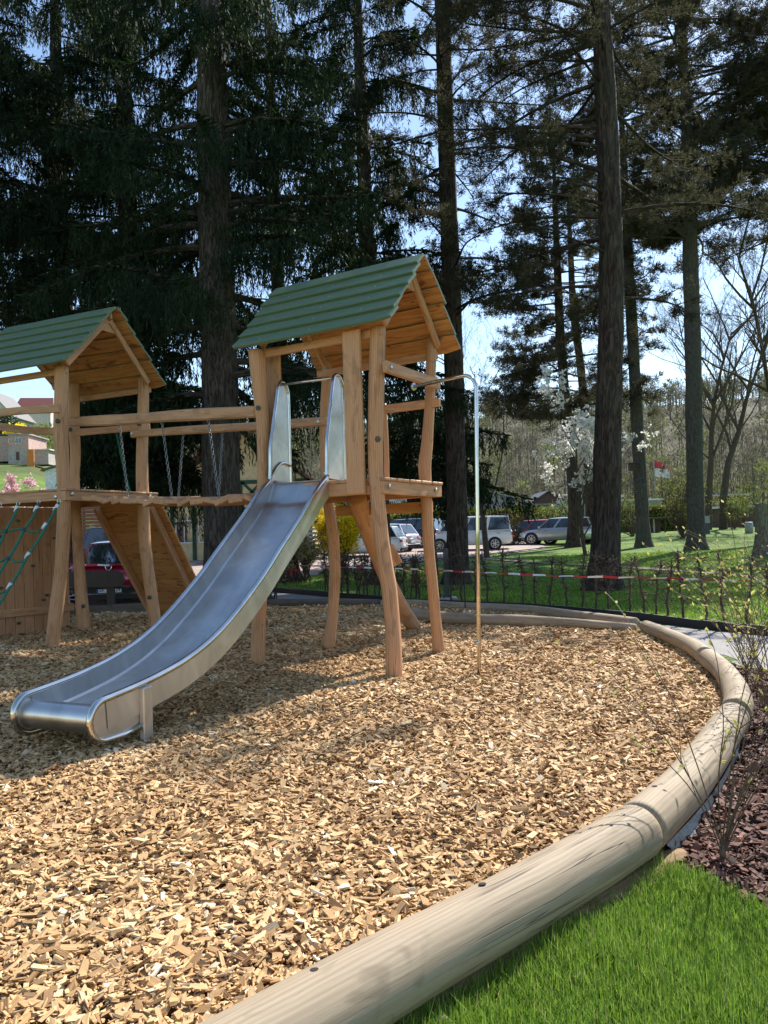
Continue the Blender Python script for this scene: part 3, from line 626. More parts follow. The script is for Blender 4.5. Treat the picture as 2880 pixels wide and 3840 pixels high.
# nose: bed keeps level then rolls down and back under
NR = .105; ns_, nz_ = Bs[-1], Bz[-1]
ang = np.linspace(0, math.radians(200), 22); NC = (3.37, .385-.0-.045-NR)
m = MB(); fw = HW-.055
prof_l = [(-HW+.012, None), (-fw, 0.), (-fw*.33, -.004), (fw*.33, -.004), (fw, 0.), (HW-.012, None)]
def lanes(S_, Z_, ls, m, tint=.5):
    for (l0, d0), (l1, d1) in zip(ls[:-1], ls[1:]):
        L1 = [SL(l0, s, z+d0) for s, z in zip(S_, Z_)]; L2 = [SL(l1, s, z+d1) for s, z in zip(S_, Z_)]
        g = np.concatenate([np.c_[np.full(len(S_), l0), Z_*0, S_], np.c_[np.full(len(S_), l1), Z_*0, S_]]); strip(m, L1, L2, gr=g, tint=tint)
# bed
lanes(Bs, Bz, [(-HW+.006, .03), (-HW+.03, .006), (-HW+.07, 0), (-.16, -.004), (.16, -.004), (HW-.07, 0), (HW-.03, .006), (HW-.006, .03)], m)
# last stretch to the nose roll
sN = np.r_[Bs[-1], np.linspace(Bs[-1], NC[0], 6)[1:], NC[0]+NR*np.sin(ang)]; zN = np.r_[Bz[-1], Bz[-1]+(NC[1]+NR-Bz[-1])*sst(np.linspace(0, 1, 6)[1:], 0, 1), NC[1]+NR*np.cos(ang)]
lanes(sN, zN, [(-HW+.006, 0), (0, 0), (HW-.006, 0)], m)
m.build('chute_bed', MT['steel'], slide, True)
for sg, nm in ((-1, 'left'), (1, 'right')):
    l = sg*HW; m = MB()
    # side wall: outer and inner skin from rail to below the bed
    iz = np.interp(RS, Bs, Bz)
    up_ = [(s, z) for s, z in zip(RS, RZ)]; lo_ = [(s, z-.035) for s, z in zip(BS, BZ)]
    for off in (-.012, .012):
        strip(m, [SL(l+off, *q) for q in up_], [SL(l+off, *q) for q in lo_], gr=np.concatenate([np.c_[RZ*0+off, RZ*0+.1, RS], np.c_[RZ*0, RZ*0, RS]]))
    strip(m, [SL(l-.012, *q) for q in lo_], [SL(l+.012, *q) for q in lo_])
    # nose side plate
    pl_ = [(3.0, .40), (3.2, .385), (3.36, .375)]+[(3.37+.145*math.sin(a_), .24+.14*math.cos(a_)) for a_ in np.linspace(.1, math.pi, 12)]+[(3.2, .095), (3.03, .11)]
    slab(m, [SL(l-.006, *q) for q in pl_], se, .012)
    w_ = m.build('side_wall', MT['panel'], slide)
    m = MB(); rail = [(s, z) for s, z in zip(RS, RZ)]+[(3.37+.145*math.sin(a_), .24+.145*math.cos(a_)) for a_ in np.linspace(.25, math.pi-.05, 14)]+[(3.2, .092), (3.04, .115)]
    P = A([SL(l+sg*.004, *q) for q in rail]); tube(m, P, .026, 14); m.build('side_rail', MT['rail'], slide, True)
    # high guard at the top with its tubular frame
    g = [(.06, 2.12), (.045, 2.30), (.03, 2.52), (-.03, 2.75), (-.12, 3.10), (-.16, 3.24), (-.22, 3.31), (-.31, 3.30), (-.37, 3.22), (-.38, 3.08), (-.38, 2.5), (-.38, Z1+.02)]
    gp, _ = resample([(s, 0, z) for s, z in g], np.ones(len(g)), 60); m = MB()
    lean = lambda z: 0
    tube(m, [SL(l, s, z) for s, z in gp[:, [0, 2]]], .022, 14); fr_ = m.build('guard_frame', MT['rail'], slide, True)
    m = MB(); slab(m, [SL(l-.006, s, z) for s, z in g], se, .010); m.build('guard_panel', MT['panel'], slide)
    m = MB(); hp = [(.07, 2.16), (.0, 2.23), (-.08, 2.30), (-.17, 2.345), (-.27, 2.35), (-.37, 2.33)]; hp, _ = resample([(s, 0, z) for s, z in hp], np.ones(6), 20)
    tube(m, [SL(l-sg*.015, s, z) for s, z in hp[:, [0, 2]]], .019, 12); m.build('inner_handrail', MT['rail'], slide, True)
    # feet
    m = MB(); beam(m, SL(l+.03 if sg > 0 else l+.06, 2.99, -.1), SL(l+.03 if sg > 0 else l+.06, 2.99, .40 if sg > 0 else .2), .05, .10, up=-sd, ch=.008); m.build('leg', MT['panel'], slide)
m = MB(); tube(m, [SL(-HW, -.26, 3.285), SL(HW, -.26, 3.285)], .016, 12); m.build('crossbar', MT['rail'], slide, True)
# ------------------------------------------------------------------ far tower
F2 = Fr(-4.592, 11.076, .423); Z2 = 2.283
t2 = thing('play_tower', 'far wooden play tower at the left edge with plank wall, ramp and rope net', 'play tower', F2(-.9, .9, 0))
post(t2, pts([(197, 2420, 11.25), (205, 2340, 11.25), (222, 2200, 11.25), (232, 2110, 11.22), (235, 2030, 11.2), (240, 1950, 11.2), (239, 1860, 11.2), (236, 1750, 11.2), (229, 1650, 11.2), (231, 1560, 11.2), (232, 1480, 11.2), (230, 1378, 11.2)]), [.10, .10, .097, .096, .098, .098, .096, .094, .103, .106, .104, .1], 'front right post with a bent foot')
post(t2, pts([(314, 2348, 13.2), (306, 2250, 13.2), (298, 2140, 13.2), (291, 2030, 13.2), (284, 1900, 13.2), (280, 1800, 13.2), (283, 1700, 13.2), (278, 1600, 13.2), (279, 1500, 13.2), (281, 1442, 13.2)]), [.12, .105, .095, .09, .085, .08, .085, .09, .085, .075])
post(t2, pts([(582, 2335, 12.75), (572, 2260, 12.75), (563, 2190, 12.75), (552, 2110, 12.75), (543, 2030, 12.75), (537, 1900, 12.75), (533, 1780, 12.75), (534, 1650, 12.75), (538, 1500, 12.75), (538, 1420, 12.75)]), [.10, .1, .1, .098, .1, .098, .1, .092, .09, .088], 'back right post with a curved lower half')
post(t2, [F2(-1.7, .1, 0), F2(-1.72, .12, 2.3), F2(-1.7, .1, 4.05)], [.1, .095, .09])
deck(t2, F2, -1.85, .0, 0, 1.96, Z2, nb=14)
roof(t2, F2, -.192, .86, 1.938, .258, -2.10, 5.083, 4.023)
for a in (.07, -1.8): gable(t2, F2, a, -.13, .86, 1.88, 5.04, 4.03)
for b in (.08, 1.86):
    m = MB(); beam(m, F2(-1.95, b, 4.0), F2(.0, b, 4.0), .05, .09); m.build('eaves_beam', MT['wood'], t2)
o_ = F2(0, -.03, 0); a_ = PP(-200, 1582, o_, F2.v); b_ = PP(222, 1532, o_, F2.v); b_[2] = a_[2] = .5*(a_[2]+b_[2])
m = MB(); beam(m, a_, b_, .055, .12, n=10, bow=.04, wob=.08); m.build('top_rail', MT['wood'], t2)
a_ = PY(-160, 1560, 13.0); b_ = PY(206, 1618, 12.2); m = MB(); beam(m, a_, b_, .055, .12, n=10, bow=-.06, wob=.05); m.build('back_rail', MT['wood'], t2)
a_ = PY(292, 1622, 12.9); b_ = PY(562, 1598, 13.0); m = MB(); beam(m, a_, b_, .05, .12, n=6, wob=.05); br_ = m.build('back_rail', MT['wood'], t2)
for px, py, Y in ((216, 1579, 11.08), (264, 1611, 13.05), (521, 1590, 12.63), (313, 2273, 13.05), (561, 2240, 12.63)): plug(t2, PY(px, py, Y), (0, -1, 0), .034, 'cap', .014, 'bolt_cap')
for px, py, o_, n_ in ((209, 1863, F2(0, -.003, 0), -F2.v), (271, 1852, F2(.025, 0, 0), F2.u), (563, 1861, F2(.025, 0, 0), F2.u)): plug(t2, PP(px, py, o_, n_), n_, .03)
# plank wall under the deck
wa = PZ(-260, 2420); wb = PZ(262, 2352); wt = Z2-.17; n_ = 14
wd = nrm(wb-wa); wn = nrm(np.cross(wd, (0, 0, 1)));
cw = thing('climbing_wall', 'upright plank climbing wall with small black holds under the far tower', 'climbing wall', (wa+wb)/2)
panel = MB(); L_ = np.linalg.norm(wb-wa)
for k in range(n_):
    w_ = L_/n_; p = wa+wd*w_*(k+.5); beam(panel, p-A([0, 0, .1]), p+A([0, 0, wt]), w_-.006, .035, up=wn, ch=.006)
panel.build('plank_panel', MT['wood'], cw)
m = MB(); beam(m, wa+wn*.05+A([0, 0, .36]), wb+wn*.05+A([0, 0, .36])+wd*.05, .05, .13, wob=.03, n=4); m.build('wall_rail', MT['wood'], cw)
for px, py in ((66, 1953), (204, 2018), (0, 2012), (122, 2122), (3, 2205), (175, 2232), (163, 2250), (70, 2337)):
    q = PP(px, py, wa+wn*.02, wn); m = MB(); box(m, q+wn*.01, .06, .05, .04, ch=.012); m.build('hold', MT['cap'], cw)
# climbing ramp at the back right
rp_ = thing('climbing_ramp', 'steep boarded climbing ramp leaning against the back of the far tower', 'climbing ramp', PZ(600, 2330))
T1_, T2_ = PY(362, 1905, 13.5), PY(562, 1892, 13.05); B1_, B2_ = PY(578, 2320, 14.75), PY(770, 2330, 14.35)
fwd = nrm(B1_-T1_)
for a_, b_ in ((T1_, B1_), (T2_, B2_)):
    m = MB(); beam(m, a_, b_+fwd*.05, .07, .13, up=np.cross(fwd, nrm(T2_-T1_)), n=3); m.build('stringer', MT['wood'], rp_)
nr_ = nrm(np.cross(T2_-T1_, fwd)); nr_ = nr_ if nr_[2] > 0 else -nr_; off = nr_*.085
sx = nrm(T2_-T1_); nbd = 17; pan = MB()
for k in range(nbd):
    t_ = (k+.5)/nbd; a_ = T1_+(B1_-T1_)*t_+off-sx*.05; b_ = T2_+(B2_-T2_)*t_+off+sx*.17
    beam(pan, a_, b_, np.linalg.norm(B1_-T1_)/nbd-.005, .035, up=nr_, ch=.005)
pan.build('boarding', MT['orange_wood'], rp_)
# ------------------------------------------------------------------ hanging bridge between the towers
br = thing('hanging_bridge', 'plank bridge on chains with two handrail beams between the towers', 'suspension bridge', (PZ(700, 2400)+PZ(760, 2300))/2)
r1a, r1b = PY(262, 1584, 11.65), PY(962, 1543, 9.0); r2a, r2b = PY(494, 1627, 12.62), PY(1226, 1581, 10.15)
for a_, b_, h_ in ((r1a, r1b, .145), (r2a, r2b, .12)):
    m = MB(); beam(m, a_, b_, .075, h_, n=14, wob=.05, ch=.02); rr_ = m.build('handrail_beam', MT['wood'], br)
for px, py, p_, q_ in ((502, 1626, r2a, r2b), (1197, 1578, r2a, r2b)):
    dd = q_-p_; t_ = .012 if px < 600 else .972; nn_ = nrm(np.cross(dd, (0, 0, 1))); nn_ = nn_ if nn_[1] < 0 else -nn_; plug(br, p_+dd*t_+nn_*.036, nn_, .028)
fa, fb = PY(312, 1868, 11.2), PY(960, 1868, 8.98); ba, bb_ = PY(470, 1872, 12.3), PY(1150, 1860, 10.0)
npk = 15
for k in range(npk):
    t_ = (k+.5)/npk; sag = -.05*4*t_*(1-t_); a_ = fa+(fb-fa)*t_; b_ = ba+(bb_-ba)*t_; a_ = a_+A([0, 0, sag]); b_ = b_+A([0, 0, sag])
    w_ = np.linalg.norm(fb-fa)/npk; m = MB(); tl = rng.normal(0, .12)+.34*math.sin(k*1.9)
    dax = nrm(fb-fa); upv = nrm(A([0, 0, 1])+dax*tl); beam(m, a_, b_, w_*rng.uniform(.84, .97), rng.uniform(.055, .075), up=upv, ch=.01, n=4, wob=.06); m.build('plank', MT['wood'], br)
def chain(p0, p1, n=None):
    p0 = A(p0); p1 = A(p1); L = np.linalg.norm(p1-p0); d = (p1-p0)/L; ll = .062; n = int(L/(ll*.72)); m = MB()
    s1 = nrm(np.cross(d, (0, 1, .2))); s2 = np.cross(d, s1)
    for k in range(n):
        c = p0+d*L*(k+.5)/n; sd_ = (s1+s2)*.7071 if k % 2 else (s1-s2)*.7071
        th = np.linspace(0, 2*np.pi, 11)[:-1]; ring = [c+d*math.cos(t)*ll*.42+sd_*math.sin(t)*.017 for t in th]
        ring = A(ring+ring[:2]); tube(m, ring, .0058, 5, caps=False)
    return m.build('chain', MT['chain'], br, True)
def on(a, b, px, base_z):   # point of the segment a b seen at column px
    best = min(np.linspace(0, 1, 400), key=lambda t: abs((lambda q: 1440+FPX*np.dot(q, CR)/np.dot(q, CF))(a+(b-a)*t-CP)-px)); return a+(b-a)*best+A([0, 0, base_z])
for px0, px1 in ((447, 473), (606, 638), (780, 815)): chain(on(r1a, r1b, px0, -.06), on(fa, fb, px1, -.01)+nrm(ba-fa)*.05)
for px0, px1 in ((688, 674), (834, 825)): chain(on(r2a, r2b, px0, -.05), on(ba, bb_, px1, -.01)-nrm(ba-fa)*.05)
# loose green climbing rope hanging by the back rail
m = MB(); P, _ = resample([PY(432, 1612, 13.2), PY(445, 1665, 13.4), PY(462, 1750, 13.7), PY(487, 1842, 14.0), PY(500, 1900, 14.1)], np.ones(5), 24); tube(m, P, .016, 8)
single(m, 'ramp_rope', MT['rope'], 'single green rope hanging above the ramp of the far tower', 'rope', smooth=True)
# ------------------------------------------------------------------ rope net on the far tower
net = thing('rope_net', 'green climbing net slung from the far tower deck towards the left edge', 'climbing net', PZ(-150, 2450))
def n3(px, py, t): return PY(px, py, 11.0-.9*t)
cord = [[(221, 1884), (190, 1945), (150, 2015), (105, 2085), (60, 2165), (0, 2262), (-60, 2360)], [(145, 1886), (125, 1935), (88, 1992), (62, 2045), (30, 2096), (0, 2148), (-70, 2270)], [(68, 1893), (55, 1930), (20, 1993), (0, 2040), (-60, 2150)], [(0, 1895), (-40, 1960), (-100, 2100)]]
rungs = [[(-60, 1990), (-10, 1992), (20, 1994), (55, 1986), (90, 1984), (120, 1995), (152, 1991)], [(-40, 2115), (-10, 2110), (30, 2094), (60, 2108), (92, 2104)], [(-60, 2232), (-10, 2226), (18, 2218)]]
for c_ in cord:
    m = MB(); P, _ = resample([n3(x, y, (y-1884)/380) for x, y in c_], np.ones(len(c_)), 30); tube(m, P, .0175, 8, lump=.03); m.build('net_rope', MT['rope'], net, True)
    p = n3(c_[0][0], c_[0][1]-4, 0); m = MB(); th = np.linspace(0, 2*np.pi, 13); tube(m, [p+A([0, 0, 1])*.03*math.cos(t)+A([1, 0, 0])*.022*math.sin(t) for t in th], .007, 6, caps=False); m.build('shackle', MT['bolt'], net, True)
for c_ in rungs:
    m = MB(); P, _ = resample([n3(x, y, (y-1884)/380) for x, y in c_], np.ones(len(c_)), 24); tube(m, P, .015, 8, lump=.03); m.build('cross_rope', MT['rope'], net, True)
for (x, y, dx, dy) in ((210, 1903, -18, 30), (166, 1972, -18, 28), (102, 2083, -18, 30), (34, 2198, -18, 30), (134, 1908, -14, 28), (60, 1908, -10, 28)):
    m = MB(); tube(m, [n3(x-dx*.4, y-dy*.4, (y-1884)/380), n3(x+dx*.4, y+dy*.4, (y-1884)/380)], .024, 10); m.build('clamp', MT['white_plastic'], net, True)
for (x, y) in ((20, 1993), (90, 1986), (30, 2095)):
    m = MB(); q = n3(x, y, (y-1884)/380); tube(m, [q-A([.035, 0, .005]), q-A([.02, 0, 0]), q+A([.02, 0, 0]), q+A([.035, 0, .005])], [.015, .03, .03, .015], 10); m.build('crossing_joint', MT['cap'], net, True)
# ------------------------------------------------------------------ trees
MT['spruce_bark'] = barkmat('spruce_bark', (.03, .022, .018), (.12, .092, .078), .9); MT['pine_bark'] = barkmat('pine_bark', (.022, .015, .012), (.095, .065, .052), .7)
MT['grey_bark'] = barkmat('grey_smooth_bark', (.055, .048, .042), (.135, .12, .105), 1.3); MT['twig'] = plain('bare_twigs', (.085, .06, .044), .9, 0, .3, 8)
MT['spruce'] = leafmat('spruce_needles', (.006, .013, .006), (.026, .046, .017), .22, .7, .15, (.03, .05, .015))
MT['pine'] = leafmat('pine_needles', (.014, .016, .009), (.072, .068, .042), .33, .8, .1, (.075, .072, .038))
U3 = A([0, 0, 1.])
SHD = A([math.sin(SUN_AZ), math.cos(SUN_AZ)])/math.tan(SUN_EL)
def seen(P, mx=150):
    q = P-CP; f = q@CF
    return f > 0 and -mx < 1440+FPX*(q@CR)/f < 2880+mx and -mx < 1920-FPX*(q@CU)/f
SKYGAP = ((125, 60, 75, 60), (320, 150, 45, 90), (535, 140, 35, 90), (20, 330, 70, 60), (350, 260, 40, 60), (755, 150, 35, 60), (590, 420, 45, 60), (590, 640, 60, 70), (690, 540, 40, 60), (1080, 430, 40, 110), (1080, 230, 50, 80))
def open_light(P):      # the open side of each crown: branches outside the picture that would shade the sunlit clearing are not grown
    g = P[:2]-SHD*P[2]; r = rng.uniform(); q = P-CP; f = q@CF
    if f > 0 and 1440+FPX*(q@CR)/f < 235 and 1210 < 1920-FPX*(q@CU)/f < 2000: return False
    if seen(P) and g[0] > -1. and 3 < g[1] < 12.5 and r < .70: return False
    if f > 0:
        ix, iy = (1440+FPX*(q@CR)/f)/K, (1920-FPX*(q@CU)/f)/K
        for cx_, cy_, ax_, ay_ in SKYGAP:
            if ((ix-cx_)/ax_)**2+((iy-cy_)/ay_)**2 < 1 and rng.uniform() < .5: return False
    if seen(P): return not (3.5 < g[1] < 7.6 and g[0] > -2.2 and r < .25)
    if -5 < g[1] < 12.5 and (g[0] > -1.2 or g[1] < 5.8): return False
    if g[1] >= 12.5 and g[0] > -1 and g[1] < 45: return r < .45
    return True
def front_gap(px, Y, w=120):
    def f(P):
        q = P-CP; x = 1440+FPX*(q@CR)/(q@CF); return P[2] > 9.3 or not (abs(x-px) < w and P[1] < Y)
    return f
def trunk_mesh(parent, P, R, mat, name='trunk', ns=18, n=40, lump=.03, flare=True):
    P, R = resample(P, np.broadcast_to(A(R, float), (len(P),)), n)
    if flare: R = R*(1+.45*np.exp(-(P[:, 2]-P[0, 2])/.35))
    P = np.concatenate([[P[0]-A([0, 0, .25])], P]); R = np.r_[R[0]*1.1, R]; m = MB(); tube(m, P, R, ns, lump=lump, rough=.012)
    return m.build(name, MT[mat], parent, True)
def interp_axis(P, z):
    P = A(P); return A([np.interp(z, P[:, 2], P[:, 0]), np.interp(z, P[:, 2], P[:, 1]), z])
def spruce_tree(axis, R, label, z0, z1, nbr, Lf, dens=1., bark='spruce_bark', sect=None, seed=1, ztop=24., hang=(.35, 1.25), keep=None, limb_r=.04, group='conifers behind the play pit'):
    """drooping spruce: limbs sweep out and down, curtains of hanging twigs under each limb"""
    global rng; rs = rng; rng = np.random.default_rng(seed)
    t = thing('spruce_tree', label, 'tree', axis[0], group); trunk_mesh(t, axis, R, bark)
    lm = MB(); P_, D_, L_, W_ = [], [], [], []
    for k in range(nbr):
        z = z0+(z1-z0)*(k+rng.uniform(0, 1))/nbr; a = rng.uniform(0, 2*np.pi) if sect is None else rng.uniform(*sect); L = Lf(z)*rng.uniform(.7, 1.15)
        h = A([math.cos(a), math.sin(a), 0]); sp = A([-math.sin(a), math.cos(a), 0]); c0 = interp_axis(axis, z); q = np.linspace(0, 1, 9)[:, None]
        droop = rng.uniform(.35, .75)*L*.6; P = c0+h*q*L*.95+U3*(.10*L*np.sin(q*2.2)-droop*q**1.5+.28*droop*q**5)+sp*.12*L*np.sin(q*3+rng.uniform(0, 6))*q
        if (keep is not None and not (keep(P[5]) and keep(P[3]) and keep(P[8]))) or not open_light(P[5]) or not open_light(P[8]): continue
        tube(lm, P, limb_r*(L/3.5)*(1-.85*q[:, 0])+.006, 6, caps=False, tint=.4)
        n = int(46*L*dens); u = rng.uniform(.12, 1., n)**.8; i = np.clip(u*8, 0, 7.999); i0 = i.astype(int); f = (i-i0)[:, None]; B = P[i0]*(1-f)+P[i0+1]*f
        lat = rng.normal(0, 1, n)*(.10+.30*np.sin(u*np.pi))*min(L/3., 1.2); B = B+sp*lat[:, None]-U3*np.abs(lat)[:, None]*.35
        hl = rng.uniform(*hang, n)*(1.1-.55*u); m_ = 11
        tt = rng.uniform(0, 1, (n, m_)); sway = rng.normal(0, .10, (n, 1, 3))*A([1, 1, 0]); pos = B[:, None]-U3*(tt*hl[:, None])[..., None]+sway*tt[..., None]
        dirs = rng.normal(0, .34, (n, m_, 3))*A([1, 1, .4])-U3*1.0+h*.1
        P_.append(pos.reshape(-1, 3)); D_.append(dirs.reshape(-1, 3)); L_.append(np.repeat(rng.uniform(.09, .19, n), m_)); W_.append(np.full(n*m_, .026))
        # needles standing along the limb itself
        n2 = int(90*L*dens); u = rng.uniform(.25, 1, n2); i = np.clip(u*8, 0, 7.999); i0 = i.astype(int); f = (i-i0)[:, None]; B = P[i0]*(1-f)+P[i0+1]*f+rng.normal(0, .035, (n2, 3))
        P_.append(B); D_.append(h*.7+sp*rng.normal(0, .8, n2)[:, None]+U3*rng.normal(-.15, .25, n2)[:, None]); L_.append(rng.uniform(.12, .30, n2)); W_.append(np.full(n2, .045))
    m = MB(); kites(m, np.concatenate(P_), np.concatenate(D_), np.concatenate(L_), np.concatenate(W_), tint=np.clip(rng.normal(.45, .28, sum(map(len, L_))), 0, 1))
    lm.build('limbs', MT[bark], t, True); m.build('crown', MT['spruce'], t); rng = rs; return t
def pine_tree(axis, R, label, z0, z1, nbr, Lf, sect=None, seed=1, tufts=60, bark='pine_bark', keep=None, tl=.13, tw=.017, nk=11, sub=5, rise=.1, name='pine_tree', leaf='pine', density_r=.45, group='conifers behind the play pit', trunk_lump=.035):
    global rng; rs = rng; rng = np.random.default_rng(seed)
    t = thing(name, label, 'tree', axis[0], group); trunk_mesh(t, axis, R, bark, lump=trunk_lump)
    lm = MB(); P_, D_ = [], []
    for k in range(nbr):
        z = z0+(z1-z0)*(k+rng.uniform(0, 1))/nbr; a = rng.uniform(0, 2*np.pi) if sect is None else rng.uniform(*sect[k % len(sect)] if isinstance(sect, list) else sect); L = Lf(z)*rng.uniform(.6, 1.2)
        h = A([math.cos(a), math.sin(a), 0]); sp = A([-math.sin(a), math.cos(a), 0]); c0 = interp_axis(axis, z); q = np.linspace(0, 1, 9)[:, None]
        P = c0+h*q*L+U3*(rise*L*(q*1.6-q**2*1.9)+rng.normal(0, .05)*q*L)+sp*.14*L*np.sin(q*2.5+rng.uniform(0, 6))*q
        if (keep is not None and not (keep(P[5]) and keep(P[3]) and keep(P[8]))) or not open_light(P[5]) or not open_light(P[8]): continue
        tube(lm, P, .045*(L/3.5)*(1-.85*q[:, 0])+.006, 6, caps=False, tint=.4)
        for s_ in range(int(sub*L/2)+2):
            u = rng.uniform(.3, 1); i = min(u*8, 7.99); b0 = P[int(i)]*(1-i % 1)+P[int(i)+1]*(i % 1); l2 = L*rng.uniform(.14, .34)
            d2 = nrm(h*rng.uniform(.2, 1)+sp*rng.choice([-1, 1])*rng.uniform(.4, 1.1)+U3*rng.normal(.08, .25)); q2 = np.linspace(0, 1, 4)[:, None]; S = b0+d2*q2*l2+U3*.10*l2*q2**2
            tube(lm, S, .011*(1-.6*q2[:, 0])+.003, 4, caps=False, tint=.3)
            n = max(3, int(tufts/10*l2/.5)); uu = rng.uniform(.25, 1, n); c = b0+d2*uu[:, None]*l2+U3*.1*l2*uu[:, None]**2+rng.normal(0, .10, (n, 3))*l2
            P_.append(np.repeat(c, nk, 0)); dd = rng.normal(0, 1, (n*nk, 3)); dd = nrm(dd)+(d2+U3*.3)*.75; D_.append(dd)
    P = np.concatenate(P_); m = MB(); kites(m, P+nrm(np.concatenate(D_))*.02, np.concatenate(D_), rng.uniform(.7, 1.25, len(P))*tl, np.full(len(P), tw), tint=np.clip(np.repeat(rng.uniform(.1, .9, len(P)//nk+1), nk)[:len(P)]+rng.normal(0, .12, len(P)), 0, 1), waist=.55)
    lm.build('limbs', MT[bark], t, True); m.build('crown', MT[leaf], t); rng = rs; return t
def bare_tree(name, label, base, h, r, seed, levels=4, spread=.5, mat='twig', nb=(5, 7), group=None, lean=(0, 0), leaves=None, leaf_n=0, leaf_l=.05, leaf_w=.03, leafpart='crown', clus=1, cat='tree', up=.35, stems=1, clear=.25, thin=.6, local=False):
    global rng; rs = rng; rng = np.random.default_rng(seed); t = thing(name, label, cat, base, group); m = MB(); tips = []; org = A(base, float)
    def grow(p, d, L, r, lv):
        n = 7 if lv == levels else 5; P = [p]; dd = d
        for i in range(n-1): dd = nrm(dd+rng.normal(0, .10 if lv == levels else .16, 3)+U3*(.04 if lv == levels else .05)); P.append(P[-1]+dd*L/(n-1))
        P = A(P); Rr = r*np.linspace(1, .15 if lv == levels else .3, n); tube(m, P, np.maximum(Rr, .004), 9 if lv == levels else (5 if lv > 1 else 3), caps=False)
        if lv <= 1: tips.append(P[1:])
        if lv == 0: return
        for k in range(rng.integers(*nb)+(7 if lv == levels and stems == 1 else 0)):
            u = rng.uniform(clear if lv == levels else .25, 1); i = min(u*(n-1), n-1.01); q = P[int(i)]*(1-i % 1)+P[int(i)+1]*(i % 1); ax = nrm(P[int(i)+1]-P[int(i)])
            sd_ = nrm(np.cross(ax, rng.normal(size=3))); grow(q, nrm(ax*.55+sd_*spread*rng.uniform(.8, 1.5)+U3*up), L*rng.uniform(.38, .62)*(1.15-.4*u), r*rng.uniform(.3, .5)*(1.1-.4*u)*thin/.6, lv-1)
    for s_ in range(stems):
        d0 = nrm(A([lean[0], lean[1], 1.])+(rng.normal(0, .35, 3)*A([1, 1, 0]) if stems > 1 else 0)); grow(org+(rng.normal(0, .08, 3)*A([1, 1, 0]) if stems > 1 else 0)-U3*.05, d0, h*(rng.uniform(.6, .85) if stems > 1 else .85), r, levels)
    m.build('trunk' if cat == 'tree' else 'branches', MT[mat], t, True)
    if leaves:
        T = np.concatenate(tips); nc = leaf_n//clus; c = np.repeat(T[rng.integers(0, len(T), nc)]+rng.normal(0, leaf_l*.6, (nc, 3)), clus, 0); lf = MB(); kites(lf, c, rng.normal(0, 1, (len(c), 3))+U3*.3, rng.uniform(.6, 1.3, len(c))*leaf_l, leaf_w, waist=.6); lf.build(leafpart, MT[leaves], t)
    rng = rs; return t
def axis_px(lst, Y, base=None):
    P = [PY(x, y, Y) for x, y in lst]; return P
def gxy(px, py):   # ground point under a trunk foot
    return PG(px, py)
def trunk_axis(foot, pxs, ztop):
    """foot on the terrain, then pixel points at the same distance, then straight on up to ztop"""
    b = gxy(*foot); P = [b]+[PY(x, y, b[1]) for x, y in pxs]; d = nrm(P[-1]-P[-2]); d = nrm(d+U3*1.5)
    if ztop > P[-1][2]: P.append(P[-1]+d*(ztop-P[-1][2])/d[2])
    return P
# big drooping spruces on the left
Ya = 17.3; ax = [PY(838, 2190, Ya)*A([1, 1, 0])]+[PY(x, y, Ya) for x, y in ((836, 2000), (828, 1700), (824, 1400), (812, 1000), (800, 600), (792, 200), (785, -100))]; ax.append(ax[-1]+U3*7)
spruce_tree(ax, [.44, .43, .42, .41, .39, .36, .33, .3, .12], 'biggest spruce with a thick bare lower trunk right behind the slide', 4.6, 19, 120, lambda z: 4.4-.16*(z-5.6), seed=11, dens=.9, limb_r=.075, keep=front_gap(815, 17.6, 75))
def sp(px, Y, r, lab, z0, z1, n, Lf, seed, top=24., **k):
    b = PY(px, 1990, Y); b[2] = terr(b[0], b[1]); ax = [b, b+A([.0, 0, top/8]), b+A([-.1, .1, top*.375]), b+A([-.15, .1, top*.625]), b+A([-.2, .1, top])]
    return spruce_tree(ax, [r, r*.92, r*.8, r*.6, r*.1], lab, z0, z1, n, Lf, seed=seed, **k)
sp(520, 20.5, .33, 'dark spruce standing between the far tower roof and the biggest spruce trunk', 2.4, 19, 120, lambda z: 3.4-.12*(z-2.4), 12)
sp(264, 23, .32, 'dense spruce rising straight behind the far play tower roof', 6.0, 20, 100, lambda z: 4.0-.12*(z-3), 13)
sp(-120, 20, .34, 'spruce at the left edge with branches hanging into the picture corner', 6.8, 18.5, 95, lambda z: 4.0-.12*(z-5), 14)
sp(1425, 22.5, .30, 'slender dark spruce directly behind the ridge of the near tower', 5.2, 19, 85, lambda z: 3.3-.10*(z-5), 15)
sp(1080, 24.5, .28, 'spruce in the gap between the thick trunk and the near tower roof', 7.5, 19.5, 50, lambda z: 3.2-.1*(z-5), 16, dens=.8)
sp(1622, 25, .12, 'low young spruce with drooping fronds right of the near tower legs', 2.9, 5.8, 30, lambda z: 3.2-.35*(z-2.9), 17, top=7.)
sp(556, 18.6, .12, 'young spruce with low fronds left of the near trunk, behind the hanging bridge', 2.9, 5.6, 40, lambda z: 2.0-.2*(z-2.9), 18, top=7., hang=(.2, .5))
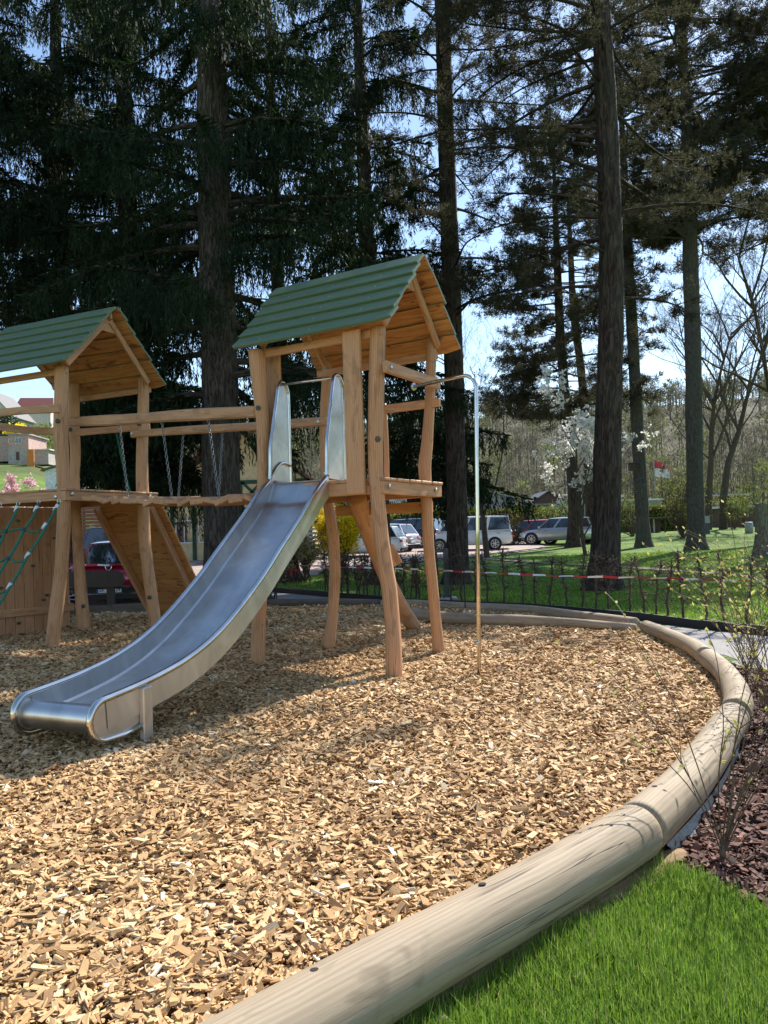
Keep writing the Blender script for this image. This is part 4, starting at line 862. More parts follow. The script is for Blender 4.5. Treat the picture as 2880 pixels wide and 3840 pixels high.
# pines
axB = trunk_axis((1712, 2192), [(1715, 1950), (1706, 1600), (1700, 1300), (1690, 1000), (1676, 600), (1664, 200), (1655, -60)], 19)
pine_tree(axB, [.33, .29, .28, .27, .26, .24, .22, .2, .1], 'dark straight pine trunk just right of the near tower, foliage starting high', 7.3, 18, 60, lambda z: 2.7, seed=21, tufts=110)
axC = trunk_axis((2262, 2215), [(2274, 1980), (2280, 1600), (2291, 1250), (2290, 900), (2275, 450), (2252, 0), (2246, -160)], 17)
pine_tree(axC, [.36, .33, .31, .295, .28, .25, .22, .19, .1], 'tall red brown pine with the widest trunk on the right half', 6.8, 17.5, 105, lambda z: 4.1-.12*abs(z-9), seed=22, tufts=110, rise=.08, sub=6)
axE = trunk_axis((2612, 2062), [(2606, 1800), (2600, 1400), (2590, 1000), (2582, 700)], 26)
pine_tree(axE, [.40, .37, .36, .34, .3, .12], 'grey straight trunk right of the bird box trunk, bare up to its high crown', 14.4, 26, 90, lambda z: 4.8, seed=23, tufts=90, bark='grey_bark', tl=.2, tw=.03, nk=9, rise=.05, sub=7)
axD = trunk_axis((2415, 2052), [(2404, 1850), (2385, 1500), (2366, 1150), (2352, 900)], 24)
pine_tree(axD, [.36, .33, .30, .28, .24, .1], 'slim grey trunk carrying a small wooden bird box', 6.5, 24, 62, lambda z: 1.4+.18*(z-6), seed=24, tufts=80, bark='grey_bark', tl=.2, tw=.03, nk=9, rise=-.25)
axF = trunk_axis((2150, 2052), [(2150, 1850), (2128, 1600), (2104, 1300), (2090, 1000), (2082, 760)], 22)
pine_tree(axF, [.34, .3, .28, .25, .2, .14, .06], 'pine with layered dark branches left of the widest trunk', 7.2, 23, 105, lambda z: 4.6-.18*(z-7), seed=25, tufts=85, tl=.2, tw=.03, nk=9, rise=-.02, sub=7, sect=[(1.6, 4.6), (1.8, 4.4), (-1.5, 1.5)])
axG = trunk_axis((2216, 2035), [(2205, 1700), (2180, 1400), (2150, 1150), (2140, 950)], 22)
pine_tree(axG, [.3, .27, .24, .22, .17, .08], 'thinner leaning pine half hidden behind the magnolia blossom', 13, 22, 26, lambda z: 2.8, seed=26, tufts=45, tl=.2, tw=.03, nk=9, sub=4)
axH = trunk_axis((3010, 2052), [(2995, 1500), (2980, 1000), (2975, 700)], 26)
pine_tree(axH, [.38, .34, .30, .26, .1], 'pine whose crown reaches in from beyond the right picture edge', 13.5, 26, 55, lambda z: 4.3, seed=27, tufts=70, tl=.2, tw=.03, nk=9, sub=6)
# bird box
q = PY(2371, 1752, axD[0][1]-.3); bb = thing('bird_box', 'small dark wooden bird box fixed to the slim grey trunk', 'bird box', q)
m = MB(); box(m, q, .34, .3, .36, ch=.01); m.build('box_body', MT['darkwood'], bb); m = MB(); beam(m, q+A([-.24, 0, .2]), q+A([.22, 0, .235]), .42, .03); m.build('box_roof', MT['greywood'], bb)
# broken trunk at the right edge
b = gxy(2868, 2085); t = thing('tree_stump', 'tall weathered cut stump at the right edge of the lawn', 'tree stump', b); tz = 2.95
MT['stump_bark'] = barkmat('weathered_stump', (.12, .095, .07), (.30, .25, .19), 1.); trunk_mesh(t, [b, b+A([0, 0, .8]), b+A([.03, 0, 2.0])], [.36, .31, .30], 'stump_bark')
# bare trees
bare_tree('bare_sapling', 'thin bare sapling standing in front of the white van beside the pole', gxy(1826, 2090), 12.5, .14, 31, levels=4, spread=.45, nb=(4, 6), lean=(-.02, 0), clear=.12, thin=.45, up=.25)
for i_, (px, py, h_, r_, sd_, lb) in enumerate(((2712, 1985, 20, .36, 32, 'bare deciduous tree with forked trunk, right one of the pair near the shed'), (2655, 1988, 19, .32, 33, 'bare leaning deciduous tree, left one of the pair near the shed'))):
    bare_tree('bare_tree', lb, gxy(px, py), h_, r_, sd_, levels=5, spread=.50, nb=(4, 7), up=.35, clear=.3)
bare_tree('bare_tree', 'light bare tree with spreading twigs beyond the far right lawn edge', A([27, 47, terr(27, 47)]), 16, .3, 34, levels=5, spread=.5, nb=(4, 6), up=.3, clear=.2)
bare_tree('bare_tree', 'twiggy bare tree rising behind the squat stump at the right edge', A([22.5, 42, float(terr(22.5, 42))]), 17, .26, 36, levels=5, spread=.55, nb=(4, 7), up=.3, clear=.2)
bare_tree('bare_tree', 'small bare tree between the parked cars and garden huts', gxy(1790, 1975), 6, .10, 35, levels=4, spread=.5, nb=(4, 6), up=.3, clear=.2)
# blossom and shrubs
MT['petal'] = leafmat('white_petals', (.74, .72, .66), (.9, .89, .84), .5, .6, .2); MT['forsythia'] = leafmat('forsythia_flowers', (.88, .62, .0), (.95, .80, .04), .5, .6, .2)
MT['cherry'] = leafmat('pink_blossom', (.60, .33, .36), (.85, .62, .62), .4, .6, .2); MT['bud'] = leafmat('fresh_leaf_buds', (.16, .17, .03), (.36, .36, .09), .4, .6, .2)
MT['brownleaf'] = leafmat('withered_leaves', (.09, .045, .025), (.26, .15, .08), .3, .7, .2); MT['darkleaf'] = leafmat('dark_evergreen_leaves', (.012, .03, .01), (.03, .07, .02), .15, .4, .5)
MT['hedgeleaf'] = leafmat('clipped_hedge_leaves', (.10, .13, .02), (.26, .27, .05), .3, .6, .3); MT['springleaf'] = leafmat('pale_green_leaves', (.12, .17, .03), (.30, .34, .08), .4, .6, .2)
MT['buff'] = leafmat('buff_dry_leaves', (.16, .13, .05), (.42, .36, .16), .4, .7, .2)
bare_tree('magnolia_tree', 'white blossoming magnolia beside the widest pine trunk', gxy(2196, 2085), 6.6, .09, 41, levels=4, spread=.42, nb=(4, 6), leaves='petal', leaf_n=7700, leaf_l=.13, leaf_w=.08, leafpart='blossom', clus=7, up=.45, clear=.12)
qf = PY(1275, 2040, 29.5); qf[2] = float(terr(qf[0], 29.5)); bare_tree('forsythia_bush', 'bright yellow forsythia bush under the near tower deck', qf, 2.3, .035, 42, levels=3, spread=.5, nb=(4, 7), leaves='forsythia', leaf_n=15000, leaf_l=.075, leaf_w=.055, leafpart='blossom', up=.5, stems=16, cat='shrub', clear=.1)
for lb, px, py, h_, sd_, lf, n_, st_ in (('leafless brown shrub in front of the red car', 1990, 2020, 2.6, 43, 'bud', 500, 12), ('round leafless shrub left of the grey straight trunk', 2560, 2020, 4.0, 44, 'bud', 900, 16), ('thin leafing shrub right of the widest pine trunk', 2370, 2012, 3.3, 45, 'springleaf', 900, 9),
        ('bare shrub by the back of the white van', 1880, 2045, 2.0, 46, 'brownleaf', 200, 10), ('pale green shrub left of the magnolia', 2098, 2020, 2.6, 47, 'springleaf', 1200, 8), ('greenish shrub against the hut at the far right', 2750, 1985, 3.2, 48, 'springleaf', 1400, 10)):
    bare_tree('shrub', lb, gxy(px, py), h_, .035, sd_, levels=3, spread=.42, nb=(4, 6), leaves=lf, leaf_n=n_, leaf_l=.11, leaf_w=.06, leafpart='leaves', up=.45, stems=st_, cat='shrub', clear=.1)
bare_tree('shrub', 'pale dry shrub with small buff leaves behind the ramp', A([-2.62, 17.4, -.03]), 2.2, .025, 49, levels=3, spread=.55, nb=(4, 6), leaves='buff', leaf_n=3800, leaf_l=.055, leaf_w=.035, leafpart='leaves', up=.3, stems=10, cat='shrub', clear=.1)
bare_tree('shrub', 'low shrub with dry leaves between lantern and slide', A([-2.5, 24.5, .02]), 1.8, .025, 50, levels=3, spread=.55, nb=(4, 6), leaves='buff', leaf_n=3000, leaf_l=.07, leaf_w=.045, leafpart='leaves', up=.3, stems=10, cat='shrub', clear=.1)
bare_tree('cherry_tree', 'pink blossoming ornamental cherry below the hillside houses', A([-15.6, 33.5, terr(-15.6, 33.5)-.6]), 4.0, .10, 51, levels=4, spread=.6, nb=(4, 6), leaves='cherry', leaf_n=7000, leaf_l=.14, leaf_w=.10, leafpart='blossom', up=.2, clear=.25)
def leaf_clump(name, label, c, r, lf, n, ll, lw, cat='shrub', group=None, boxy=False):
    t = thing(name, label, cat, (c[0], c[1], c[2]-r[2]), group); v = rng.uniform(-1, 1, (n*3, 3)) if boxy else nrm(rng.normal(size=(n, 3)))*rng.uniform(.55, 1.05, (n, 1))
    if boxy: v = v[np.max(np.abs(v), 1) > .86][:n]
    v = v*(1+.12*np.sin(v[:, :1]*7+v[:, 1:2]*5)); p = A(c)+v*A(r); ok = p[:, 2] > terr(p[:, 0], p[:, 1]); p = p[ok]; v = v[ok]
    m = MB(); kites(m, p, v+rng.normal(0, .7, p.shape), rng.uniform(.6, 1.3, len(p))*ll, lw, waist=.5); m.build('foliage', MT[lf], t); m = MB()
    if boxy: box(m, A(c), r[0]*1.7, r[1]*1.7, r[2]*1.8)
    else:
        for k in range(6): a = rng.uniform(0, 6.28); tube(m, [A(c)-A([0, 0, r[2]]), A(c)+A([math.cos(a)*r[0]*.5, math.sin(a)*r[1]*.5, r[2]*.6])], [.04, .01], 5)
    m.build('stems', MT['twig' if not boxy else 'darkleafcore'], t); return t
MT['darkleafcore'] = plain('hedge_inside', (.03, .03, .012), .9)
q = gxy(1925, 2045); leaf_clump('evergreen_shrub', 'small black green evergreen shrub behind the sapling', q+A([0, 0, .5]), (.95, .7, .6), 'darkleaf', 2600, .09, .05)
# clipped hedges by the gardens
for lb, x0, x1, Y, h_ in (('long clipped yellow green hedge behind the dark parked cars', 1460, 1800, 62, 2.2), ('clipped hedge behind the white van', 1800, 2070, 64, 2.1), ('yellowish clipped hedge behind the bird box trunk', 2330, 2560, 66, 2.0)):
    a, b = PY(x0, 1980, Y), PY(x1, 1980, Y); c = (a+b)/2; z = terr(c[0], c[1]); leaf_clump('clipped_hedge', lb, (c[0], c[1], z+h_/2), ((b[0]-a[0])/2, 1., h_/2), 'hedgeleaf', 9000, .22, .15, 'hedge', boxy=True)
# hedge of young hornbeams along the path
def hedge_plant(loc, seed, leafn, h, grp='young bare hedge plants along the path', lbl='leafless hedge plant'):
    global rng; rs = rng; rng = np.random.default_rng(seed); t = thing('hedge_plant', lbl, 'hedge plant', loc, grp, local=True); m = MB(); tp = []
    P = [A([0, 0, -.05])]
    for i in range(9): P.append(P[-1]+A([rng.normal(0, .018), rng.normal(0, .018), h/9.]))
    P = A(P); tube(m, P, np.linspace(.023, .012, 10), 6)
    for k in range(62):
        u = rng.uniform(.1, 1)**.5; i = min(u*9, 8.99); q = P[int(i)]; a = rng.uniform(0, 6.28); L = rng.uniform(.08, .26)*(1.0 if u > .7 else .75); d = A([math.cos(a), math.sin(a)*.6, rng.uniform(-.1, .35)]); S = [q]
        for j in range(4): d = nrm(d+rng.normal(0, .35, 3)); S.append(S[-1]+d*L/4)
        S = A(S); tube(m, S, np.linspace(.0075, .003, 5), 4, caps=False); tp.append(S[2:])
        if rng.uniform() < .6:
            d = nrm(rng.normal(0, 1, 3)); tube(m, [S[2], S[2]+d*L*.35], [.003, .0015], 3, caps=False); tp.append(A([S[2]+d*L*.3]))
    m.build('stem', MT['twig'], t, True)
    if leafn: T = np.concatenate(tp); c = T[rng.integers(0, len(T), leafn)]+rng.normal(0, .02, (leafn, 3)); lf = MB(); kites(lf, c, rng.normal(0, 1, (leafn, 3)), rng.uniform(.03, .06, leafn), .026, waist=.5); lf.build('withered_leaves', MT['brownleaf'], t)
    rng = rs; return t
hp = A([p for p in edge])+A([.05, .36, 0]); hx = hp[::-1]
protos = [hedge_plant((0, 0, 0), 60+i, n_, h_) for i, (n_, h_) in enumerate(((24, 1.12), (8, 1.10), (55, 1.15), (190, 1.12), (4, 1.08)))]
index_kids()
seg = np.r_[0, np.cumsum(np.linalg.norm(np.diff(hx, axis=0)[:, :2], axis=1))]; s_ = np.interp(-1.55, hx[:, 0], seg); send = seg[-1]; cnt = 0; usedp = set(); allp = []
while s_ < send-.4:
    q = A([np.interp(s_, seg, hx[:, 0]), np.interp(s_, seg, hx[:, 1])]); leafy = q[0] < 1.0; k = (3 if leafy and cnt % 3 else 2) if leafy else (0, 1, 4, 2, 1, 4)[cnt % 6]
    o = protos[k] if k not in usedp else copy_tree(protos[k]); usedp.add(k); o.location = (q[0]+rng.normal(0, .03), q[1]+rng.normal(0, .04), -.03); o.rotation_euler = (rng.normal(0, .04), rng.normal(0, .05), rng.uniform(0, 6.28)); sc_ = rng.uniform(.92, 1.06); o.scale = (sc_, sc_, sc_)
    o['label'] = ('hedge plant with many withered brown leaves, seen between the tower legs' if leafy else 'young leafless hedge plant between black path edging and sunny lawn'); allp.append(o)
    s_ += (.20 if leafy else .335)*rng.uniform(.85, 1.15); cnt += 1
for o in allp: o['group'] = 'brown leaved hedge plants behind the near tower' if 'brown' in o['label'] else 'young bare hedge plants along the path'
# dense brownish hedge further back on the left, behind the tape
a, b = PZ(1000, 2195), PZ(1300, 2175)
# willow with catkins
MT['willowtwig'] = plain('willow_twigs', (.13, .085, .05), .6, 0, .3, 30); MT['catkin'] = leafmat('yellow_catkins', (.42, .40, .10), (.72, .68, .26), .35, .7, .2)
def willow(loc, seed, n, H, spread, label, leanx=0., bias=None):
    global rng; rs = rng; rng = np.random.default_rng(seed); t = thing('willow_shrub', label, 'shrub', loc, 'twiggy willow shrubs in the bark bed'); m = MB(); cp, cd = [], []; loc = A(loc, float)
    tube(m, [loc-A([0, 0, .05]), loc+A([0, 0, .05]), loc+A([.01, .01, .12])], [.016, .014, .010], 7)
    for k in range(n):
        a = rng.uniform(0, 6.28) if bias is None else rng.normal(bias, 1.1); L = H*rng.uniform(.55, 1.1); d = nrm(A([math.cos(a)*spread, math.sin(a)*spread, 1.])*A([1, 1, rng.uniform(.7, 1.2)])); P = [loc+A([0, 0, rng.uniform(.02, .12)])]
        for i in range(12): d = nrm(d+rng.normal(0, .05, 3)+A([math.cos(a), math.sin(a), -.35])*.06*(i/6)); P.append(P[-1]+d*L/12)
        P = A(P); tube(m, P, np.linspace(.0036, .0013, 13), 5, caps=False)
        for j in range(rng.integers(1, 4)):
            i = rng.integers(3, 9); d2 = nrm(nrm(P[i+1]-P[i])+rng.normal(0, .4, 3)); l2 = L*rng.uniform(.15, .35); Q = P[i]+d2*np.linspace(0, l2, 5)[:, None]+U3*np.linspace(0, .03, 5)[:, None]; tube(m, Q, np.linspace(.0024, .001, 5), 4, caps=False); c = Q[1:]; cp.append(c); cd.append(np.repeat([d2], len(c), 0))
        c = P[5:]; cp.append(c); cd.append(np.gradient(P, axis=0)[5:])
    m.build('twigs', MT['willowtwig'], t, True); cp = np.concatenate(cp); cd = np.concatenate(cd); w_ = cp[:, 2] > .25; cp = cp[w_]; cd = cd[w_]; kk = rng.uniform(size=len(cp)) < np.clip((cp[:, 2]-.2)*1.0, .15, .95); cp = cp[kk]; cd = nrm(cd[kk])+rng.normal(0, .7, (kk.sum(), 3))
    lf = MB(); kites(lf, cp, cd, rng.uniform(.022, .046, len(cp)), .016, waist=.5); kites(lf, cp, cd+rng.normal(0, .2, cd.shape), rng.uniform(.022, .040, len(cp)), .016, waist=.5); lf.build('foliage', MT['catkin'], t); rng = rs
w1 = PZ(1562*K, 1868*K, -.03); willow(w1, 171, 14, 1.4, .34, 'thin willow shrub whose twigs cross in front of the curved border log', bias=None)
for px, py, sd_, n_, h_, lb in ((2900, 2760, 172, 26, 1.75, 'willow shrub with many yellow catkins at the right picture edge'), (2800, 2560, 73, 18, 1.6, 'willow shrub with catkins overlapping the paved path'), (3080, 2620, 74, 28, 1.75, 'willow shrub mostly outside the right edge, reaching in front of the lawn'), (3150, 3050, 75, 20, 1.5, 'leafing shrub low at the right edge beside the bark')):
    willow(PZ(px, py, -.03), sd_, n_, h_, .38, lb)
# ------------------------------------------------------------------ wooded hill
MT['bare'] = leafmat('far_bare_twigs', (.085, .078, .055), (.19, .175, .12), .3, .9, .1); MT['fresh'] = leafmat('far_fresh_green', (.14, .16, .05), (.27, .29, .10), .3, .8, .1)
MT['fartrunk'] = plain('far_trunks', (.12, .105, .085), .9, 0, .2, .3)
def far_tree(mb, mt, p, h, w, n, green=False, evergreen=False):
    r = .09+h*.004; tube(mt, [p-U3*.5, p+U3*h*.5, p+U3*h*.9], [r, r*.6, .04], 5, caps=False)
    u = rng.uniform(.25, 1, n); a = rng.uniform(0, 6.28, n); rad = w*np.sin(np.clip(u*1.15, 0, 1)*np.pi*.86)*rng.uniform(.1, 1, n)
    q = p+np.stack([np.cos(a)*rad, np.sin(a)*rad, u*h], -1); d = np.stack([np.cos(a)*.45, np.sin(a)*.45, rng.uniform(.2, 1.3, n)], -1)+rng.normal(0, .25, (n, 3))
    kites(mb, q, d, rng.uniform(.6, 1.8, n)*h/12, rng.uniform(.05, .17, n)*(2.2 if green else 1.), waist=.5)
mb, mg, mt = MB(), MB(), MB()
for k in range(1250):
    r = rng.uniform(100, 262); a = rng.uniform(-.36, .62); x, y = r*math.sin(a), r*math.cos(a)
    if a < -.24 and r < 150: continue
    g = rng.uniform() < .24; far_tree(mg if g else mb, mt, A([x, y, float(terr(x, y))]), rng.uniform(5, 9)*(.8 if g else 1.), rng.uniform(1.8, 3.4), 170 if not g else 150, g)
tag(mb.build('hill_woodland', MT['bare']), kind='stuff', label='leafless grey brown woodland covering the far hillside', cat='woodland')
tag(mg.build('hill_green_trees', MT['fresh']), kind='stuff', label='fresh yellow green trees scattered in the far woodland', cat='woodland')
tag(mt.build('hill_tree_trunks', MT['fartrunk']), kind='stuff', label='thin trunks of the far hillside woodland', cat='woodland')
# left slope scrub above and beside the houses
mb = MB(); mt = MB()
for k in range(150):
    r = rng.uniform(150, 240); a = rng.uniform(-.52, -.36); x, y = r*math.sin(a), r*math.cos(a); far_tree(mb, mt, A([x, y, float(terr(x, y))]), rng.uniform(3, 6), rng.uniform(1.5, 3), 110, True)
tag(mb.build('slope_scrub', MT['fresh']), kind='stuff', label='grey green scrub on the slope behind the pink house', cat='scrub')
# ------------------------------------------------------------------ houses
for nm, c in (('pink', (.50, .34, .29)), ('greywall', (.36, .34, .31)), ('cream', (.62, .52, .30)), ('palewall', (.58, .56, .50)), ('whitewall', (.72, .73, .74)), ('redroof', (.20, .055, .04)), ('darkroof', (.07, .065, .065)), ('greyroof', (.32, .33, .34)), ('bluegrey', (.16, .19, .22)), ('tgreen', (.02, .075, .045)), ('brownwall', (.13, .07, .045)), ('tealnet', (.12, .27, .22)), ('orange', (.65, .22, .05)), ('stone', (.42, .39, .34)), ('winframe', (.75, .75, .73))):
    MT[nm] = plain(nm, c, .8 if 'roof' not in nm else .55, 0, .15, 3., bmp=.15)
def glassm():
    m, n, b, o = newmat('window_glass'); b.inputs['Base Color'].default_value = (.02, .03, .04, 1); b.inputs['Roughness'].default_value = .06; b.inputs['Specular IOR Level'].default_value = .8; b.inputs['Coat Weight'].default_value = .6; return m
MT['glass'] = glassm()
class Hf:
    """a house frame seen from the camera: origin at the front left foot, x along the front, y into depth"""
    def __init__(s, p0, rz): s.p = A(p0, float); s.x = A([math.cos(rz), math.sin(rz), 0]); s.y = A([-math.sin(rz), math.cos(rz), 0])
    def __call__(s, a, b, z): return s.p+a*s.x+b*s.y+U3*z
def walls(t, F, w, d, h, mat, name='wall', gable=0., z0=-.8):
    m = MB(); c = [F(0, 0, z0), F(w, 0, z0), F(w, d, z0), F(0, d, z0)]; m.add(c+[p+U3*(h-z0) for p in c], quads=[(0, 1, 5, 4), (1, 2, 6, 5), (2, 3, 7, 6), (3, 0, 4, 7), (4, 5, 6, 7)])
    if gable: m.add([F(0, 0, h), F(w, 0, h), F(w/2, 0, h+gable), F(0, d, h), F(w, d, h), F(w/2, d, h+gable)], tris=[(0, 1, 2), (4, 3, 5)])
    return m.build(name, MT[mat], t)
def window(t, F, a, z, w, h, b=0., bars=1):
    m = MB(); n = -F.y
    for p, q in (((a, z), (a+w, z)), ((a, z+h), (a+w, z+h))): beam(m, F(p[0]-.03, b-.03, p[1]), F(q[0]+.03, b-.03, q[1]), .07, .07)
    for xx in np.linspace(a, a+w, bars+2): beam(m, F(xx, b-.03, z+.036), F(xx, b-.03, z+h-.036), .06, .06, up=F.y)
    f = m.build('window', MT['winframe'], t); m = MB(); m.add([F(a, b-.015, z), F(a+w, b-.015, z), F(a+w, b-.015, z+h), F(a, b-.015, z+h)], quads=[(0, 1, 2, 3)]); m.build('pane', MT['glass'], f)
def gable_roof(t, F, w, d, h, g, mat, ov=.4, th=.14):
    m = MB()
    for s in (0, 1):
        e = A([-ov, h-ov*g/(w/2)]) if s == 0 else A([w+ov, h-ov*g/(w/2)]); a = F(e[0], -ov, e[1]); b = F(w/2, -ov, h+g+.02); c = F(w/2, d+ov, h+g+.02); dd = F(e[0], d+ov, e[1])
        m.add([a, b, c, dd, a+U3*th, b+U3*th, c+U3*th, dd+U3*th], quads=[(0, 1, 2, 3), (4, 5, 6, 7), (0, 1, 5, 4), (1, 2, 6, 5), (2, 3, 7, 6), (3, 0, 4, 7)])
    return m.build('roof', MT[mat], t)
def flat_roof(t, F, w, d, h, mat, ov=.4, th=.18, slope=0.):
    m = MB(); c = [F(-ov, -ov, h), F(w+ov, -ov, h-slope), F(w+ov, d+ov, h-slope), F(-ov, d+ov, h)]; m.add(c+[p+U3*th for p in c], quads=[(3, 2, 1, 0), (4, 5, 6, 7), (0, 1, 5, 4), (1, 2, 6, 5), (2, 3, 7, 6), (3, 0, 4, 7)]); return m.build('roof', MT[mat], t)
def leaf_house(name, label, pxl, pxr, Y, ztop_py, zbot_py, roof, wall, gpx=0, depth=5., rz=0., cat='house', roofov=.3, **k):
    a = PY(pxl, zbot_py, Y); b = PY(pxr, zbot_py, Y); w = np.linalg.norm((b-a)[:2]); h = PY(pxl, ztop_py, Y)[2]-a[2]; t = thing(name, label, cat, a); F = Hf(a, math.atan2((b-a)[1], (b-a)[0])+rz)
    walls(t, F, w, depth, h, wall, gable=gpx/FPX*Y if gpx else 0.)
    if gpx: gable_roof(t, F, w, depth, h, gpx/FPX*Y, roof, roofov)
    else: flat_roof(t, F, w, depth, h, roof, roofov, **k)
    return t, F, w, h
# hillside, left
Yp = 112; t, F, w, h = leaf_house('pink_house', 'small pink two storey house with grey ground floor on the left slope', 33, 108, Yp, 1630, 1724, 'greyroof', 'pink', depth=6, cat='house', slope=.15)
m = MB(); c = [F(-.06, -.06, -1), F(w+.06, -.06, -1), F(w+.06, 6, -1), F(-.06, 6, -1)]; m.add(c+[p+U3*(h*.42+1) for p in c], quads=[(0, 1, 5, 4), (1, 2, 6, 5), (2, 3, 7, 6), (3, 0, 4, 7), (4, 5, 6, 7)]); m.build('ground_floor', MT['stone'], t)
window(t, F, w*.35, h*.62, w*.3, h*.24); m = MB(); beam(m, F(w*.46, -.1, -.1), F(w*.46, -.1, h*.3), w*.16, .06, up=F.y); m.build('door', MT['brownwall'], t)
t, F, w, h = leaf_house('house_wing', 'dull mauve house wing left of the small pink house', -40, 32, Yp+2, 1636, 1712, 'darkroof', 'pink', depth=5, slope=-.1)
t, F, w, h = leaf_house('gable_house', 'pale house with dark gable roof at the very left edge', -120, 48, 168, 1560, 1620, 'darkroof', 'palewall', gpx=95, depth=10, roofov=.6); window(t, F, w*.75, h*.3, 1.2, 1.4)
t, F, w, h = leaf_house('red_roof_house', 'house with dark red tiled roof showing above the slope', 62, 190, 185, 1542, 1610, 'redroof', 'palewall', gpx=0, depth=8)
m = MB(); a, b_, c_, d_ = PY(48, 1536, 184), PY(200, 1536, 184), PY(200, 1492, 189), PY(76, 1492, 189); m.add([a, b_, c_, d_, a-U3*.3, b_-U3*.3, c_+A([0, 6, -.3]), d_+A([0, 6, -.3])], quads=[(0, 1, 2, 3), (0, 1, 5, 4), (1, 2, 6, 5), (3, 2, 6, 7), (0, 3, 7, 4)]); m.build('tiled_slope', MT['redroof'], t)
t, F, w, h = leaf_house('garden_shed', 'white garden shed with dark roof above the pink blossom', 170, 300, 70, 1764, 1815, 'darkroof', 'whitewall', gpx=17, depth=4, roofov=.3, cat='shed')
t, F, w, h = leaf_house('stone_wall_terrace', 'pale stone terrace wall right of the pink house', 120, 182, 110, 1690, 1722, 'palewall', 'stone', depth=3, cat='terrace wall')
m = MB(); q = PY(114, 1685, 108); beam(m, q, q-U3*2.6, 1.0, .2, up=(0, 1, 0)); single(m, 'orange_barrel', MT['orange'], 'orange container beside the small pink house', 'container')
leaf_clump('forsythia_bush', 'small yellow bush above the pink house roof', PY(66, 1620, 125)-U3*.5, (2.2, 2, 1.6), 'forsythia', 1500, .5, .3)
leaf_clump('evergreen_tree', 'dark evergreen above the roof at the far left edge', PY(5, 1605, 130), (2.6, 2.5, 2.6), 'darkleaf', 2500, .5, .2, cat='tree')
# half timbered house behind the trees
Yh = 40.; a = PY(640, 1990, Yh); b = PY(1172, 1990, Yh); a[2] = b[2] = float(terr(-5, Yh)); w = b[0]-a[0]; F = Hf(a, 0.); hz = PY(1172, 1800, Yh)[2]-a[2]
t = thing('timber_house', 'yellow house with dark green timber framing half hidden behind the slide', 'house', a); ap = w*.5*.78; walls(t, F, w, 9, hz, 'cream', gable=ap); gable_roof(t, F, w, 9, hz, ap, 'redroof', .9)
def tim(p, q, wd=.2): m = MB(); beam(m, F(p[0], -.035, p[1]), F(q[0], -.035, q[1]), .06, wd, up=np.cross(nrm(F(q[0], 0, q[1])-F(p[0], 0, p[1])), F.y)); m.build('timber', MT['tgreen'], t)
tim((0, hz), (w, hz)); tim((0, hz-1.05), (w, hz-1.05)); tim((.1, 0), (.1, hz)); tim((w-.1, 0), (w-.1, hz)); tim((-.4, hz-.3), (w/2, hz+ap-.1), .26); tim((w+.4, hz-.3), (w/2, hz+ap-.1), .26)
for k in range(1, 6): tim((w*k/6, 0), (w*k/6, hz))
for k in range(6): tim((w*k/6+.1, hz-1.05), (w*(k+1)/6-.1, hz), .14); tim((w*k/6+.1, hz), (w*(k+1)/6-.1, hz-1.05), .14)
tim((w*.25, hz), (w*.42, hz+ap*.7), .18); tim((w*.75, hz), (w*.58, hz+ap*.7), .18); tim((w*.8, hz), (w*.93, hz+ap*.35-.35), .18)
for k in (0.15, 1.12, 2.15, 3.12, 4.15): window(t, F, w*k/6+.1, .95, w/6-.35, 1.15)
st = thing('entrance_steps', 'pale entrance steps with dark handrail beside the yellow house', 'steps', PY(1190, 2030, 38))
for k in range(9):
    m = MB(); p = PY(1190, 2030, 37.5-.0*k); p[2] = float(terr(-3, 37))+.1+.2*k; p[1] = 36.6+.32*k; beam(m, p-A([.55, 0, 0]), p+A([.55, 0, 0]), .34, .14); m.build('step', MT['stone'], st)
m = MB(); p = PY(1195, 1990, 36.6); zt = float(terr(-3, 37)); beam(m, A([p[0]+.5, 36.5, zt+1.0]), A([p[0]+.5, 39.6, zt+2.9]), .05, .06); [tube(m, [A([p[0]+.5, y_, zt]), A([p[0]+.5, y_, zt+1.0+(y_-36.5)*.613])], .03, 6) for y_ in (36.5, 38, 39.5)]; m.build('handrail', MT['black'], st)
# slatted screen
sc_ = thing('slatted_fence', 'red brown slatted screen fence behind the parked cars on the left', 'fence', PY(330, 2010, 33)); a = PY(230, 2020, 33); b = PY(385, 2020, 33); z0, z1 = PY(300, 2000, 33)[2]-1.4, PY(300, 1893, 33)[2]
for k in range(17): m = MB(); z = z0+(z1-z0)*k/17; beam(m, A([a[0], a[1], z]), A([b[0], b[1], z]), .03, .15, up=(0, -.5, 1)); m.build('slat', MT['sl'] if 'sl' in MT else MT.setdefault('sl', plain('red_brown_stain', (.17, .09, .065), .7)), sc_)
for x in (a[0], b[0]-.8, b[0]): m = MB(); beam(m, A([x, a[1]+.06, z0]), A([x, a[1]+.06, z1+.1]), .1, .1, up=(0, 1, 0)); m.build('fence_post', MT['darkwood'], sc_)
